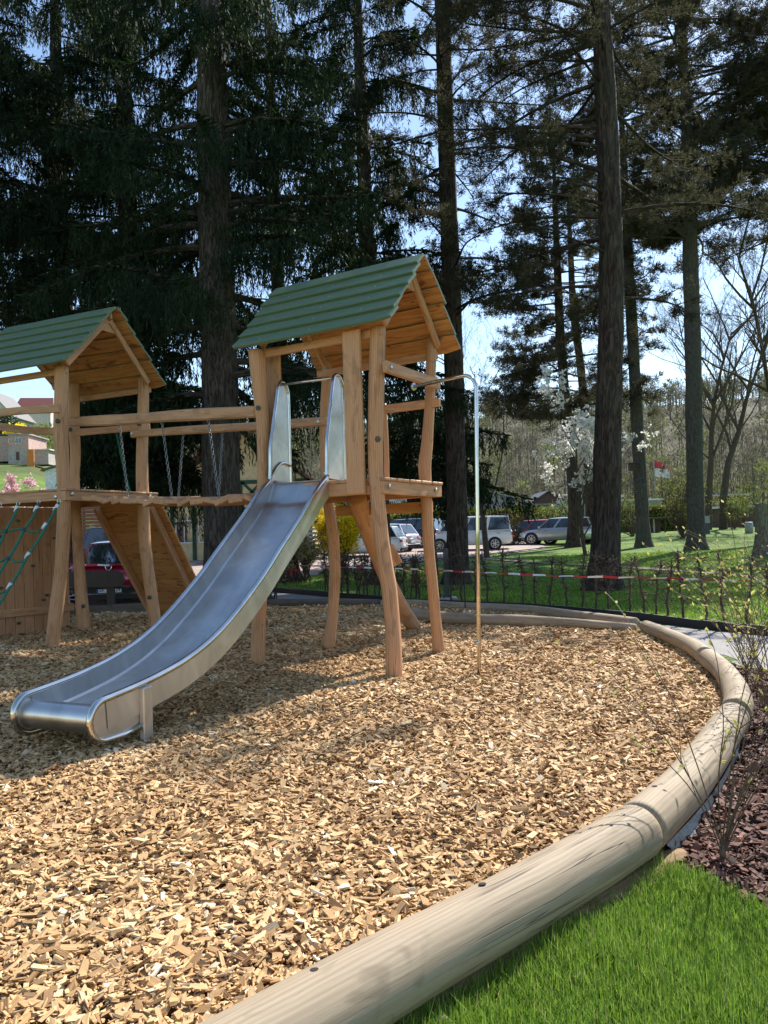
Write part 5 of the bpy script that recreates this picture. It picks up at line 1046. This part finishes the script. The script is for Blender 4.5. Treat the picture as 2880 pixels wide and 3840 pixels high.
# garden colony huts
for i_, (nm, lb, xl, xr, Y, yt, yb, rf, wl, gp, dp) in enumerate((
    ('garden_hut', 'low hut with wide blue grey metal roof behind the white van', 1935, 2113, 78, 1898, 1950, 'bluegrey', 'brownwall', 0, 7),
    ('garden_hut', 'brown gabled hut behind the blue grey metal roof', 2004, 2113, 84, 1880, 1920, 'darkroof', 'brownwall', 34, 7),
    ('garden_hut', 'long hut with pale grey roof left of the sapling', 1752, 1935, 88, 1876, 1950, 'greyroof', 'greywall', 26, 7),
    ('garden_hut', 'dark low hut with rusty roof edge seen past the tower leg', 1545, 1700, 74, 1880, 1945, 'redroof', 'darkwood', 0, 6),
    ('garden_hut', 'white walled hut seen between the near tower legs', 1440, 1550, 80, 1860, 1935, 'greyroof', 'whitewall', 0, 6),
    ('garden_hut', 'hut with bright white roof edge between magnolia and bird box trunk', 2170, 2330, 82, 1868, 1950, 'greyroof', 'greywall', 0, 6),
    ('garden_hut', 'low hut with pale roof right of the slim bird box trunk', 2330, 2480, 80, 1880, 1950, 'whitewall', 'greywall', 0, 6),
    ('garden_hut', 'long low hut with grey roof behind the forked bare trees', 2660, 2800, 78, 1862, 1940, 'greyroof', 'brownwall', 0, 6),
    ('garden_hut', 'dark open shed with white roof edge at the right end of the lawn', 2730, 2960, 70, 1905, 1960, 'whitewall', 'brownwall', 0, 4))):
    t, F, w, h = leaf_house(nm, lb, xl, xr, Y, yt, yb, rf, wl, gpx=gp, depth=dp, cat='hut', roofov=.35)
    for q in (.2, .6): window(t, F, w*q, max(h*.35, .4), w*.13, max(h*.4, .4))
m = MB(); a, b = PY(1465, 1935, 66), PY(1540, 1935, 66); z = PY(1500, 1912, 66)[2]; slab(m, [A([a[0], a[1], z-2.4]), A([b[0], b[1], z-2.4]), A([b[0], b[1], z]), A([a[0], a[1], z])], (0, 1, 0), .05); single(m, 'privacy_screen', MT['tealnet'], 'teal green privacy netting left of the dark hut', 'screen')
# log store / dark low wall on the lawn
lg_ = thing('wood_store', 'dark low open store with a thin flat roof beyond the lawn', 'wood store', PG(2480, 2000)); q0, q1 = PG(2385, 2000), PG(2525, 1998); z_ = PY(2450, 1946, q0[1])[2]; q1[1] = q0[1]
m = MB(); slab(m, [A([q0[0], q0[1]+1, -.2]), A([q1[0], q0[1]+1, -.2]), A([q1[0], q0[1]+1, z_]), A([q0[0], q0[1]+1, z_])], (0, 1, 0), .15); m.build('back_wall', MT['darkwood'], lg_)
m = MB(); beam(m, A([q0[0]-.3, q0[1]+.4, z_+.05]), A([q1[0]+.3, q0[1]+.4, z_+.1]), 1.7, .09); m.build('roof', MT['greywood'], lg_)
for f in (0., .62, 1.): m = MB(); x = q0[0]+(q1[0]-q0[0])*f; beam(m, A([x, q0[1], -.1]), A([x, q0[1], z_]), .12, .12, up=(0, 1, 0)); m.build('support_post', MT['stone' if f == .62 else 'darkwood'], lg_)
# ------------------------------------------------------------------ cars
def paint(nm, c, ro=.25, metal=.3): m = plain(nm, c, ro, metal, .04, 2., coat=.9); MT[nm] = m
paint('carred', (.42, .018, .06)); paint('cardark', (.022, .03, .045)); paint('carnavy', (.012, .02, .05)); paint('carwhite', (.72, .73, .74), .3, 0.); paint('carslate', (.03, .05, .07)); paint('carred2', (.4, .03, .03)); paint('carsilver', (.55, .57, .6), .3, .5)
MT['tyre'] = plain('tyre', (.02, .02, .02), .8); MT['rim'] = plain('alloy_rim', (.5, .5, .52), .3, .9, .05); MT['trim'] = plain('black_trim', (.015, .015, .017), .4); MT['chrome'] = plain('chrome', (.75, .75, .76), .12, 1., .03)
MT['lampred'] = plain('rear_lamp', (.35, .01, .015), .2, 0, .05, coat=1.); MT['lampclear'] = plain('head_lamp', (.7, .72, .75), .15, .3, .05, coat=1.); MT['plate'] = plain('plate', (.8, .8, .8), .4, 0, .02); MT['platetext'] = plain('plate_text', (.02, .02, .02), .5); MT['plateblue'] = plain('plate_blue', (.02, .08, .4), .5)
def car(label, loc, rz, L, W, H, body, kind='suv', scale=1., group='cars parked beyond the lawn', lamps=True):
    """x forward, y left; belt and roof stations chosen per kind"""
    t = thing('parked_car', label, 'car', loc, group, local=True, rz=rz); t.scale = (scale,)*3
    hb = {'suv': .60, 'van': .56, 'sedan': .60, 'fast': .60, 'hatch': .60}[kind]*H; w = W/2; cl = .2*H*.75
    top = {'suv': [(-L/2, hb*.95), (-L/2+.05, hb), (L*.12, hb), (L*.2, hb*.97), (L*.42, hb*.86), (L/2-.06, hb*.72), (L/2, hb*.55)],
           'van': [(-L/2, hb*.98), (-L/2+.04, hb), (L*.22, hb), (L*.30, hb*.97), (L*.42, hb*.84), (L/2-.06, hb*.70), (L/2, hb*.5)],
           'sedan': [(-L/2, hb*.82), (-L/2+.08, hb*.96), (-L*.3, hb), (L*.12, hb), (L*.2, hb*.96), (L*.42, hb*.82), (L/2-.06, hb*.70), (L/2, hb*.5)],
           'fast': [(-L/2, hb*.80), (-L/2+.10, hb*1.03), (-L*.34, hb*1.04), (L*.12, hb), (L*.2, hb*.96), (L*.42, hb*.82), (L/2-.06, hb*.68), (L/2, hb*.5)],
           'hatch': [(-L/2, hb*.9), (-L/2+.05, hb), (L*.12, hb), (L*.22, hb*.95), (L*.42, hb*.80), (L/2-.06, hb*.66), (L/2, hb*.5)]}[kind]
    tx = A([p[0] for p in top]); tz = A([p[1] for p in top]); xs = np.unique(np.r_[np.linspace(-L/2, L/2, 22), tx]); V = []
    for x in xs:
        z1 = np.interp(x, tx, tz); e = abs(x)/(L/2); ww = w*(1-.10*e**5-.05*e**2); lo = cl*(1+.35*max(0, e-.85)/.15)
        V += [(x, s*a, z) for s, a, z in ((1, ww*.86, lo), (1, ww*.97, lo+.06), (1, ww, lo+(z1-lo)*.45), (1, ww*.985, lo+(z1-lo)*.8), (1, ww*.93, z1-.015), (1, ww*.5, z1+.015), (-1, ww*.5, z1+.015), (-1, ww*.93, z1-.015), (-1, ww*.985, lo+(z1-lo)*.8), (-1, ww, lo+(z1-lo)*.45), (-1, ww*.97, lo+.06), (-1, ww*.86, lo))]
    n = len(xs); m = MB(); m.add(V, quads=[(i*12+j, i*12+(j+1) % 12, (i+1)*12+(j+1) % 12, (i+1)*12+j) for i in range(n-1) for j in range(12)], ngons=[list(range(12))[::-1], [(n-1)*12+j for j in range(12)]]); bd = m.build('body', MT[body], t, True)
    # cabin: base line then roof line
    cb = {'suv': ((-L/2+.10, -L/2+.32), (L*.24, L*.08)), 'van': ((-L/2+.06, -L/2+.14), (L*.34, L*.19)), 'sedan': ((-L*.36, -L*.20), (L*.22, L*.05)), 'fast': ((-L*.46, -L*.16), (L*.22, L*.05)), 'hatch': ((-L/2+.10, -L/2+.45), (L*.24, L*.06))}[kind]
    (b0, r0), (b1, r1) = cb; bw, rw = w*.92, w*.70 if kind != 'van' else w*.80; zb = hb-.02; zr = H-.06
    m = MB(); rx = np.linspace(r0, r1, 6); P = [(b0, bw*.94, zb), (b1, bw*.92, zb)]
    V = [(b0, bw, zb), (b0, -bw, zb), (b1, bw, zb), (b1, -bw, zb), (r0, rw, zr), (r0, -rw, zr), (r1, rw, zr), (r1, -rw, zr)]
    m.add(V, quads=[(0, 1, 5, 4), (2, 6, 7, 3), (0, 4, 6, 2), (1, 3, 7, 5)])
    # arched roof
    R_ = []; 
    for i, x in enumerate(np.linspace(r0, r1, 7)):
        u = i/6; arch = .05*math.sin(math.pi*u)+.01
        R_ += [(x, rw, zr), (x, rw*.8, zr+arch*.8), (x, 0, zr+arch+.01), (x, -rw*.8, zr+arch*.8), (x, -rw, zr)]
    m.add(R_, quads=[(i*5+j, i*5+j+1, (i+1)*5+j+1, (i+1)*5+j) for i in range(6) for j in range(4)], ngons=[[0, 1, 2, 3, 4], [34, 33, 32, 31, 30]]); m.build('cabin', MT[body], t)
    def pane(name, c4, shrink=.1, off=.012):
        c4 = A(c4); ce = c4.mean(0); nn = nrm(np.cross(c4[1]-c4[0], c4[3]-c4[0])); nn = nn if np.dot(nn, ce-A([0, 0, H*.6])) > 0 else -nn
        q = ce+(c4-ce)*(1-shrink)+nn*off; m = MB(); m.add(np.r_[q, q-nn*.02], quads=[(0, 1, 2, 3), (0, 1, 5, 4), (1, 2, 6, 5), (2, 3, 7, 6), (3, 0, 4, 7)]); return m.build(name, MT['glass'], t)
    pane('windscreen', [V[2], V[3], V[7], V[6]]); pane('rear_window', [V[0], V[1], V[5], V[4]], .13)
    for s, (i0, i1, i2, i3) in ((1, (0, 2, 6, 4)), (-1, (1, 3, 7, 5))):
        v0, v1, v2, v3 = [A(V[i]) for i in (i0, i1, i2, i3)]; cuts = (0, .36, .70, 1.) if kind != 'van' else (0, .34, .66, 1.)
        for a_, b_ in zip(cuts[:-1], cuts[1:]): pane('side_window', [v0+(v1-v0)*a_, v0+(v1-v0)*b_, v3+(v2-v3)*b_, v3+(v2-v3)*a_], .14, .010)
    # wheels
    R = .335*H/1.5 if kind != 'van' else .34; R = min(max(R, .32), .37)
    for sx in (-L*.30, L*.32):
        for s in (1, -1):
            m = MB(); disc(m, (sx, s*(w*.955), R), (0, s, 0), R*1.13, .045, 24); m.build('wheel_arch', MT['trim'], t, True)
            m = MB(); tube(m, [(sx, s*(w-.16), R), (sx, s*(w-.13), R), (sx, s*(w+.005), R), (sx, s*(w+.02), R)], [R*.93, R, R, R*.92], 28); wh = m.build('wheel', MT['tyre'], t, True)
            m = MB(); th = np.linspace(0, 2*np.pi, 25); tube(m, [(sx+R*.64*math.cos(q), s*(w+.022), R+R*.64*math.sin(q)) for q in th], .022, 6, caps=False)
            for q in range(7): a_ = q*2*np.pi/7; beam(m, (sx, s*(w+.024), R), (sx+R*.64*math.cos(a_), s*(w+.024), R+R*.64*math.sin(a_)), .045, .03, up=(0, s, 0))
            disc(m, (sx, s*(w+.02), R), (0, s, 0), R*.16, .02, 12); m.build('rim', MT['rim'], wh)
    if lamps:
        for s in (1, -1):
            m = MB(); q = (-L/2-.005, s*w*.74, hb*.80); beam(m, A(q)+A([.02, s*.17, 0]), A(q)-A([.0, s*.17, 0]), .06, .15 if kind != 'fast' else .09, ch=.02); m.build('tail_lamp', MT['lampred'], t)
            m = MB(); q = (L/2-.10, s*w*.70, hb*.66); beam(m, A(q)+A([-.06, s*.17, .01]), A(q)+A([.05, -s*.15, 0]), .10, .13, ch=.03); m.build('headlight', MT['lampclear'], t)
            m = MB(); q = A((b1-.12, s*(w*.93+.09), hb+.07)); beam(m, q-A([0, s*.12, 0]), q+A([0, s*.10, 0]), .10, .12, ch=.03); m.build('wing_mirror', MT[body], t)
    m = MB(); beam(m, (L/2+.005, -w*.5, hb*.5), (L/2+.005, w*.5, hb*.5), .03, .14, ch=.02); m.build('grille', MT['trim'], t); m = MB(); beam(m, (L/2-.03, -w*.8, cl+.08), (L/2-.03, w*.8, cl+.08), .09, .14, ch=.03); m.build('front_bumper', MT['trim'], t)
    m = MB(); beam(m, (-L/2+.02, -w*.82, cl+.10), (-L/2+.02, w*.82, cl+.10), .10, .16, ch=.03); m.build('rear_bumper', MT['trim'], t)
    m = MB(); pz = hb*.55 if kind != 'fast' else .36; px_ = -L/2-.012 if kind != 'fast' else -L/2-.05; beam(m, (px_, -.26, pz), (px_, .26, pz), .02, .115, ch=.004); m.build('number_plate', MT['plate'], t)
    for sx in (-L*.42, L*.05, ):
        for s in (1, -1): m = MB(); beam(m, (sx+L*.06, s*(w+.003), hb*.86), (sx+L*.06+.16, s*(w+.003), hb*.86), .02, .025); m.build('door_handle', MT['trim'], t)
    if kind in ('suv', 'van'):
        for s in (1, -1): m = MB(); beam(m, (r0+.1, s*rw*.9, zr+.07), (r1-.15, s*rw*.9, zr+.07), .04, .035, ch=.01); m.build('roof_rail', MT['trim'] if body != 'cardark' else MT['chrome'], t)
    return t, dict(hb=hb, w=w, L=L, H=H, cl=cl)
# dark red fastback behind the bench
loc = PZ(352, 2262, 0.); loc = A([-7.0, 20.6, -.03]); rzr = math.radians(103)   # car's nose points away from the camera
def heading(dx, dy): return math.atan2(dy, dx)
hr = heading(-.20, 1.); t, c = car('dark red fastback car with number plate, parked with its tail towards the playground', loc, hr, 4.85, 1.87, 1.43, 'carred', 'fast', 1.08, None, False)
L, hb, w, cl = c['L'], c['hb'], c['w'], c['cl']
def pt(name, mat, f, par=t, sm=False): m = MB(); f(m); return m.build(name, MT[mat], par, sm)
# tail face, deck lip, light band, chrome strips, exhaust surrounds, plate recess
pt('boot_lip', 'carred', lambda m: beam(m, (-L/2+.06, -w*.78, hb*1.045), (-L/2+.06, w*.78, hb*1.045), .16, .05, ch=.02))
for s in (1, -1):
    pt('tail_lamp', 'lampred', lambda m: (beam(m, (-L/2-.0, s*.42, hb*.83), (-L/2+.06, s*w*.90, hb*.85), .05, .11, ch=.02)))
    pt('exhaust_surround', 'chrome', lambda m: [tube(m, [A([-L/2-.03, s*.66, .23])+A([0, .17*math.cos(q), .05*math.sin(q)]) for q in np.linspace(0, 6.283, 17)], .012, 6, caps=False)])
    pt('wing_mirror', 'carred', lambda m: beam(m, (L*.17, s*(w+.0), hb+.08), (L*.17, s*(w+.16), hb+.10), .10, .12, ch=.03))
pt('chrome_strip', 'chrome', lambda m: beam(m, (-L/2-.035, -w*.80, .275), (-L/2-.035, w*.80, .275), .02, .035))
pt('diffuser', 'trim', lambda m: beam(m, (-L/2-.01, -w*.72, .2), (-L/2-.01, w*.72, .2), .08, .12, ch=.02))
def ringm(m, r, t_): tube(m, [A([-L/2-.03, r*math.cos(q), hb*.99+r*math.sin(q)]) for q in np.linspace(0, 6.283, 25)], t_, 6, caps=False)
def emblem(m):
    ringm(m, .062, .007); z = hb*.99; x = -L/2-.03
    for pts_ in ([(-.032, .048), (0, .006), (.032, .048)], [(-.055, .022), (-.026, -.05), (0, .0), (.026, -.05), (.055, .022)]): tube(m, [A([x, -p[0], z+p[1]]) for p in pts_], .006, 5)
pt('emblem', 'chrome', emblem); [o for o in bpy.data.objects if o.name.startswith('emblem')][0]['label'] = 'round chrome badge with two stacked letters'
pt('plate_band', 'plateblue', lambda m: beam(m, (-L/2-.062, .26, .36), (-L/2-.062, .215, .36), .006, .11, ch=.001))
def text_mesh(s, size, M, mat, name, par, ext=.002):
    cu = bpy.data.curves.new('t', 'FONT'); cu.body = s; cu.size = size; cu.extrude = ext; cu.align_x = 'CENTER'; cu.align_y = 'CENTER'
    to = bpy.data.objects.new('t', cu); sc.collection.objects.link(to); bpy.context.view_layer.update(); me = bpy.data.meshes.new_from_object(to.evaluated_get(bpy.context.evaluated_depsgraph_get())); bpy.data.objects.remove(to)
    me.transform(M); me.materials.clear(); me.materials.append(MT[mat]); o = bpy.data.objects.new(name, me); sc.collection.objects.link(o); o.parent = par; return o
Mt = Matrix(((0, 0, -1, -L/2-.062), (-1, 0, 0, -.02), (0, 1, 0, .36), (0, 0, 0, 1))); text_mesh('SK HN 24', .105, Mt, 'platetext', 'plate_text', t)
pc = PY(292, 1985, 26.5); loc = A([-9.6, 27.0, float(terr(-9.6, 27))]); car('black off-road car with a pale roof edge facing the camera behind the red fastback', loc, heading(.30, -1.), 4.6, 1.9, 1.78, 'cardark', 'suv', 1.1)
def carpx(label, px, py, Y, hd, L_, W_, H_, b_, k_, s_=1.):
    p = PY(px, py, Y); p[2] = float(terr(p[0], p[1])); return car(label, p, heading(*hd), L_, W_, H_, b_, k_, s_)
carpx('white small car partly hidden behind the leaning log', 1360, 2020, 39, (-1., .25), 4.1, 1.75, 1.46, 'carwhite', 'hatch', 1.05)
carpx('silver white car with its rear end showing between the tower legs', 1420, 2020, 43, (-1., .6), 4.2, 1.75, 1.5, 'carsilver', 'hatch', 1.05)
carpx('navy blue people carrier between the front tower legs', 1515, 2030, 48, (-.95, .45), 4.8, 1.9, 1.72, 'carnavy', 'suv', 1.05)
carpx('dark blue saloon half hidden by the dark pine trunk', 1655, 2030, 50, (-.7, .75), 4.6, 1.8, 1.47, 'carslate', 'sedan', 1.1)
carpx('white van with dark windows standing behind the steel pole', 1752, 2050, 42, (-1., .05), 4.9, 1.9, 1.9, 'carwhite', 'van', .97)
carpx('red car behind the leafless brown shrub', 1985, 2035, 47, (-1., .3), 4.3, 1.8, 1.5, 'carred2', 'hatch')
carpx('silver car left of the dark leaning trunk, front wheel showing', 2090, 2030, 46, (-1., .35), 4.4, 1.8, 1.6, 'carsilver', 'suv')
# ------------------------------------------------------------------ bench, bollard, lantern, tape, flag, small posts
bn = thing('park_bench', 'dark brown wooden bench with a broad plank back in front of the red fastback', 'bench', PZ(385, 2275)); Yb = 16.6
q0, q1 = PY(180, 1945+205, Yb), PY(466, 1945+218, Yb); m = MB(); zt, zb_ = PY(300, 2140, Yb)[2], PY(300, 2203, Yb)[2]
out = [(q0[0], zb_), (q0[0]+.3, zb_+.01), (q1[0]-.25, zb_-.02), (q1[0]-.06, zb_+.0), (q1[0]+.0, zb_+.14), (q1[0]-.05, zt-.08), (q1[0]-.16, zt-.02), (q0[0], zt)]
slab(m, [A([x, Yb, z]) for x, z in out], (0, 1, 0), .05); m.build('backrest', MT['darkwood'], bn)
for x_ in (415, 215): p = PY(x_, 2200, Yb+.08); m = MB(); beam(m, A([p[0], Yb+.09, -.05]), A([p[0], Yb+.09, zt-.1]), .17, .07, up=(0, 1, 0)); m.build('leg', MT['darkwood'], bn)
m = MB(); beam(m, A([q0[0], Yb+.35, .48]), A([q1[0]-.05, Yb+.35, .48]), .38, .05); m.build('seat', MT['darkwood'], bn)
p = PZ(1677, 2257); bo_ = thing('bollard_light', 'dark grey angled bollard light on a concrete foot beside the pine trunk', 'bollard light', p); ht = PY(1677, 2056, p[1])[2]
m = MB(); beam(m, p, p+U3*ht, .10, .10, up=(0, 1, 0), ch=.008); m.build('column', MT['dgrey'], bo_); m = MB(); beam(m, p+A([-.27, 0, ht-.045]), p+A([-.051, 0, ht-.045]), .10, .08, ch=.008); m.build('light_arm', MT['dgrey'], bo_); m = MB(); beam(m, p-A([.0, 0, .1]), p+U3*.10, .42, .36, up=(0, 1, 0), ch=.02); m.build('foot', MT['concrete'], bo_); m = MB(); beam(m, p+U3*.10, p+U3*.16, .17, .17, up=(0, 1, 0)); m.build('base_collar', MT['dgrey'], bo_)
p = PY(1149, 2050, 27.); p[2] = float(terr(p[0], 27)); la = thing('garden_lantern', 'small black garden lantern on a thin post left of the back tower leg', 'lantern', p); zt = PY(1149, 1955, 27)[2]; z1 = PY(1149, 1988, 27)[2]
m = MB(); tube(m, [p, A([p[0], p[1], z1])], [.035, .025], 8); m.build('lamp_post', MT['black'], la); m = MB(); tube(m, [A([p[0], p[1], z1]), A([p[0], p[1], z1+.03]), A([p[0], p[1], z1+.2])], [.06, .075, .11], 6); m.build('lamp_glass', MT['plate'], la); m = MB(); tube(m, [A([p[0], p[1], z1+.2]), A([p[0], p[1], z1+.22]), A([p[0], p[1], zt])], [.13, .12, .02], 6); m.build('lamp_cap', MT['black'], la)
tp = [PY(60, 2108, 17.2), PY(330, 2118, 17.3), PY(545, 2118, 17.6), PY(700, 2115, 18.3), PY(1030, 2112, 18.6), PY(1100, 2119, 18.2), PY(1290, 2127, 17.2), PY(1500, 2133, 15.8), PY(1700, 2142, 14.5), PY(1837, 2148, 13.9), PY(2100, 2160, 12.9), PY(2430, 2167, 12.0), PY(2700, 2175, 11.3), PY(3050, 2184, 10.4)]
P, _ = resample(tp, np.ones(len(tp)), 240); P = P+A([[0, .01*math.sin(i*.7), .006*math.sin(i*.9)] for i in range(240)]); d_ = np.gradient(P, axis=0); seg = np.r_[0, np.cumsum(np.linalg.norm(np.diff(P, axis=0), axis=1))]; n_ = int(seg[-1]/.085)
s2 = np.linspace(0, seg[-1], n_*1+1); P = np.stack([np.interp(s2, seg, P[:, k]) for k in range(3)], 1); tw = A([[0, .016*math.sin(i*.13), .013+.005*math.sin(i*.37)] for i in range(len(P))])
tpe = thing('barrier_tape', 'red and white barrier tape stretched in front of the hedge', 'barrier tape', tuple(PZ(1290, 2240)))
m = MB(); nP = len(P); m.add(np.concatenate([P-tw, P+tw]), quads=[(i, i+1, nP+i+1, nP+i) for i in range(nP-1) if (i//3) % 2 == 0]); m.q.append((A([(i, i+1, nP+i+1, nP+i) for i in range(nP-1) if (i//3) % 2]), 1))
m.build('tape', [MT['red'], MT['white']], tpe)
kn = PY(1100, 2122, 18.1); m = MB()
for k in range(9): a_ = rng.uniform(0, 6.28); m.add([kn, kn+A([math.cos(a_)*.05, 0, -.02]), kn+A([math.cos(a_)*.14, .02, -.16+.1*math.sin(a_)]), kn+A([math.cos(a_)*.10, .03, -.17+.1*math.sin(a_)])], quads=[(0, 1, 2, 3)])
m.build('knot', MT['red'], tpe)
for x_, Y_ in ((1393, 14.6), (1735, 14.2)):
    p = PY(1740 if x_ == 1735 else 1035, 2150, Y_ if x_ == 1735 else 18.4); m = MB(); tube(m, [A([p[0], p[1], -.1]), A([p[0], p[1], p[2]+.12])], .012, 6); single(m, 'tape_stake', MT['black'], 'thin dark stake holding the tape ' + ('right of the pine trunk foot' if x_ == 1735 else 'where the tape is knotted on the left'), 'stake')
fp0 = PY(2452, 1722, 95); fl = thing('flag', 'red and white flag hanging from a thin pole among the bare trees', 'flag', (fp0[0], fp0[1], float(terr(fp0[0], 95)))); m = MB(); tube(m, [A([fp0[0], 95, float(terr(fp0[0], 95))]), fp0+U3*.4], .05, 6); m.build('flag_pole', MT['greyroof'], fl)
nx_, ny_ = 9, 7; wF, hF = 2.3, 2.1
for nm, j0, j1 in (('red', 3, 6), ('white', 0, 3)):
    m = MB(); V = []
    for j in range(j0, j1+1):
        for i in range(nx_): u = i/(nx_-1); v = j/6; V.append(fp0+A([u*wF*.85, .25*math.sin(u*7+v), -hF+hF*v-.55*u*hF*(1 if v > .5 else .35)]))
    r_ = j1-j0+1; m.add(V, quads=[(j*nx_+i, j*nx_+i+1, (j+1)*nx_+i+1, (j+1)*nx_+i) for j in range(r_-1) for i in range(nx_-1)]); m.build('flag_'+nm+'_half', MT[nm], fl)
m = MB(); ce = fp0+A([wF*.4, -.32, -hF*.62])
for k in range(7): a_ = k*.9; slab(m, [ce, ce+A([math.cos(a_)*.5, 0, math.sin(a_)*.45]), ce+A([math.cos(a_+.3)*.35, 0, math.sin(a_+.3)*.5])], (0, -1, 0), .02)
m.build('flag_crest', MT['black'], fl)
for lb, px, pt_, pb, mt_, r_ in (('short dark post with a pale box right of the grey trunk', 2652, 1935, 2002, 'dgrey', .13), ('squat metal bin at the right end of the lawn', 2810, 1960, 2000, 'greyroof', .26)):
    b = PG(px, pb); t = thing('lawn_post' if 'post' in lb else 'metal_bin', lb, 'post' if 'post' in lb else 'bin', b); z = PY(px, pt_, b[1])[2]; m = MB()
    if 'post' in lb: beam(m, b-U3*.1, A([b[0], b[1], z-.5]), .3, .3, up=(0, 1, 0)); m.build('post_body', MT[mt_], t); m = MB(); beam(m, A([b[0], b[1], z-.5]), A([b[0], b[1], z]), .34, .34, up=(0, 1, 0)); m.build('post_head', MT['greyroof'], t)
    else: tube(m, [b-U3*.1, A([b[0], b[1], z-.02]), A([b[0], b[1], z])], [r_, r_, r_*.9], 18); m.build('bin_body', MT[mt_], t, True); m = MB(); disc(m, (b[0], b[1], z), U3, r_*1.05, .05, 18); m.build('bin_lid', MT['carwhite'], t)

for lb, px, py, h_, sd_, lf, n_, st_ in (('yellow green shrub in front of the hut at the right end', 2790, 1978, 3.0, 81, 'springleaf', 1700, 12), ('loose greenish shrub behind the metal bin', 2700, 1975, 2.8, 82, 'bud', 1300, 12), ('pale leafing shrub between brown shrub and leaning trunk', 2060, 2018, 2.6, 83, 'springleaf', 1500, 12), ('brown twiggy shrub right of the evergreen shrub', 1930, 2022, 2.4, 84, 'bud', 500, 14)):
    bare_tree('shrub', lb, gxy(px, py), h_, .03, sd_, levels=3, spread=.42, nb=(4, 6), leaves=lf, leaf_n=n_, leaf_l=.11, leaf_w=.06, leafpart='leaves', up=.45, stems=st_, cat='shrub', clear=.1)
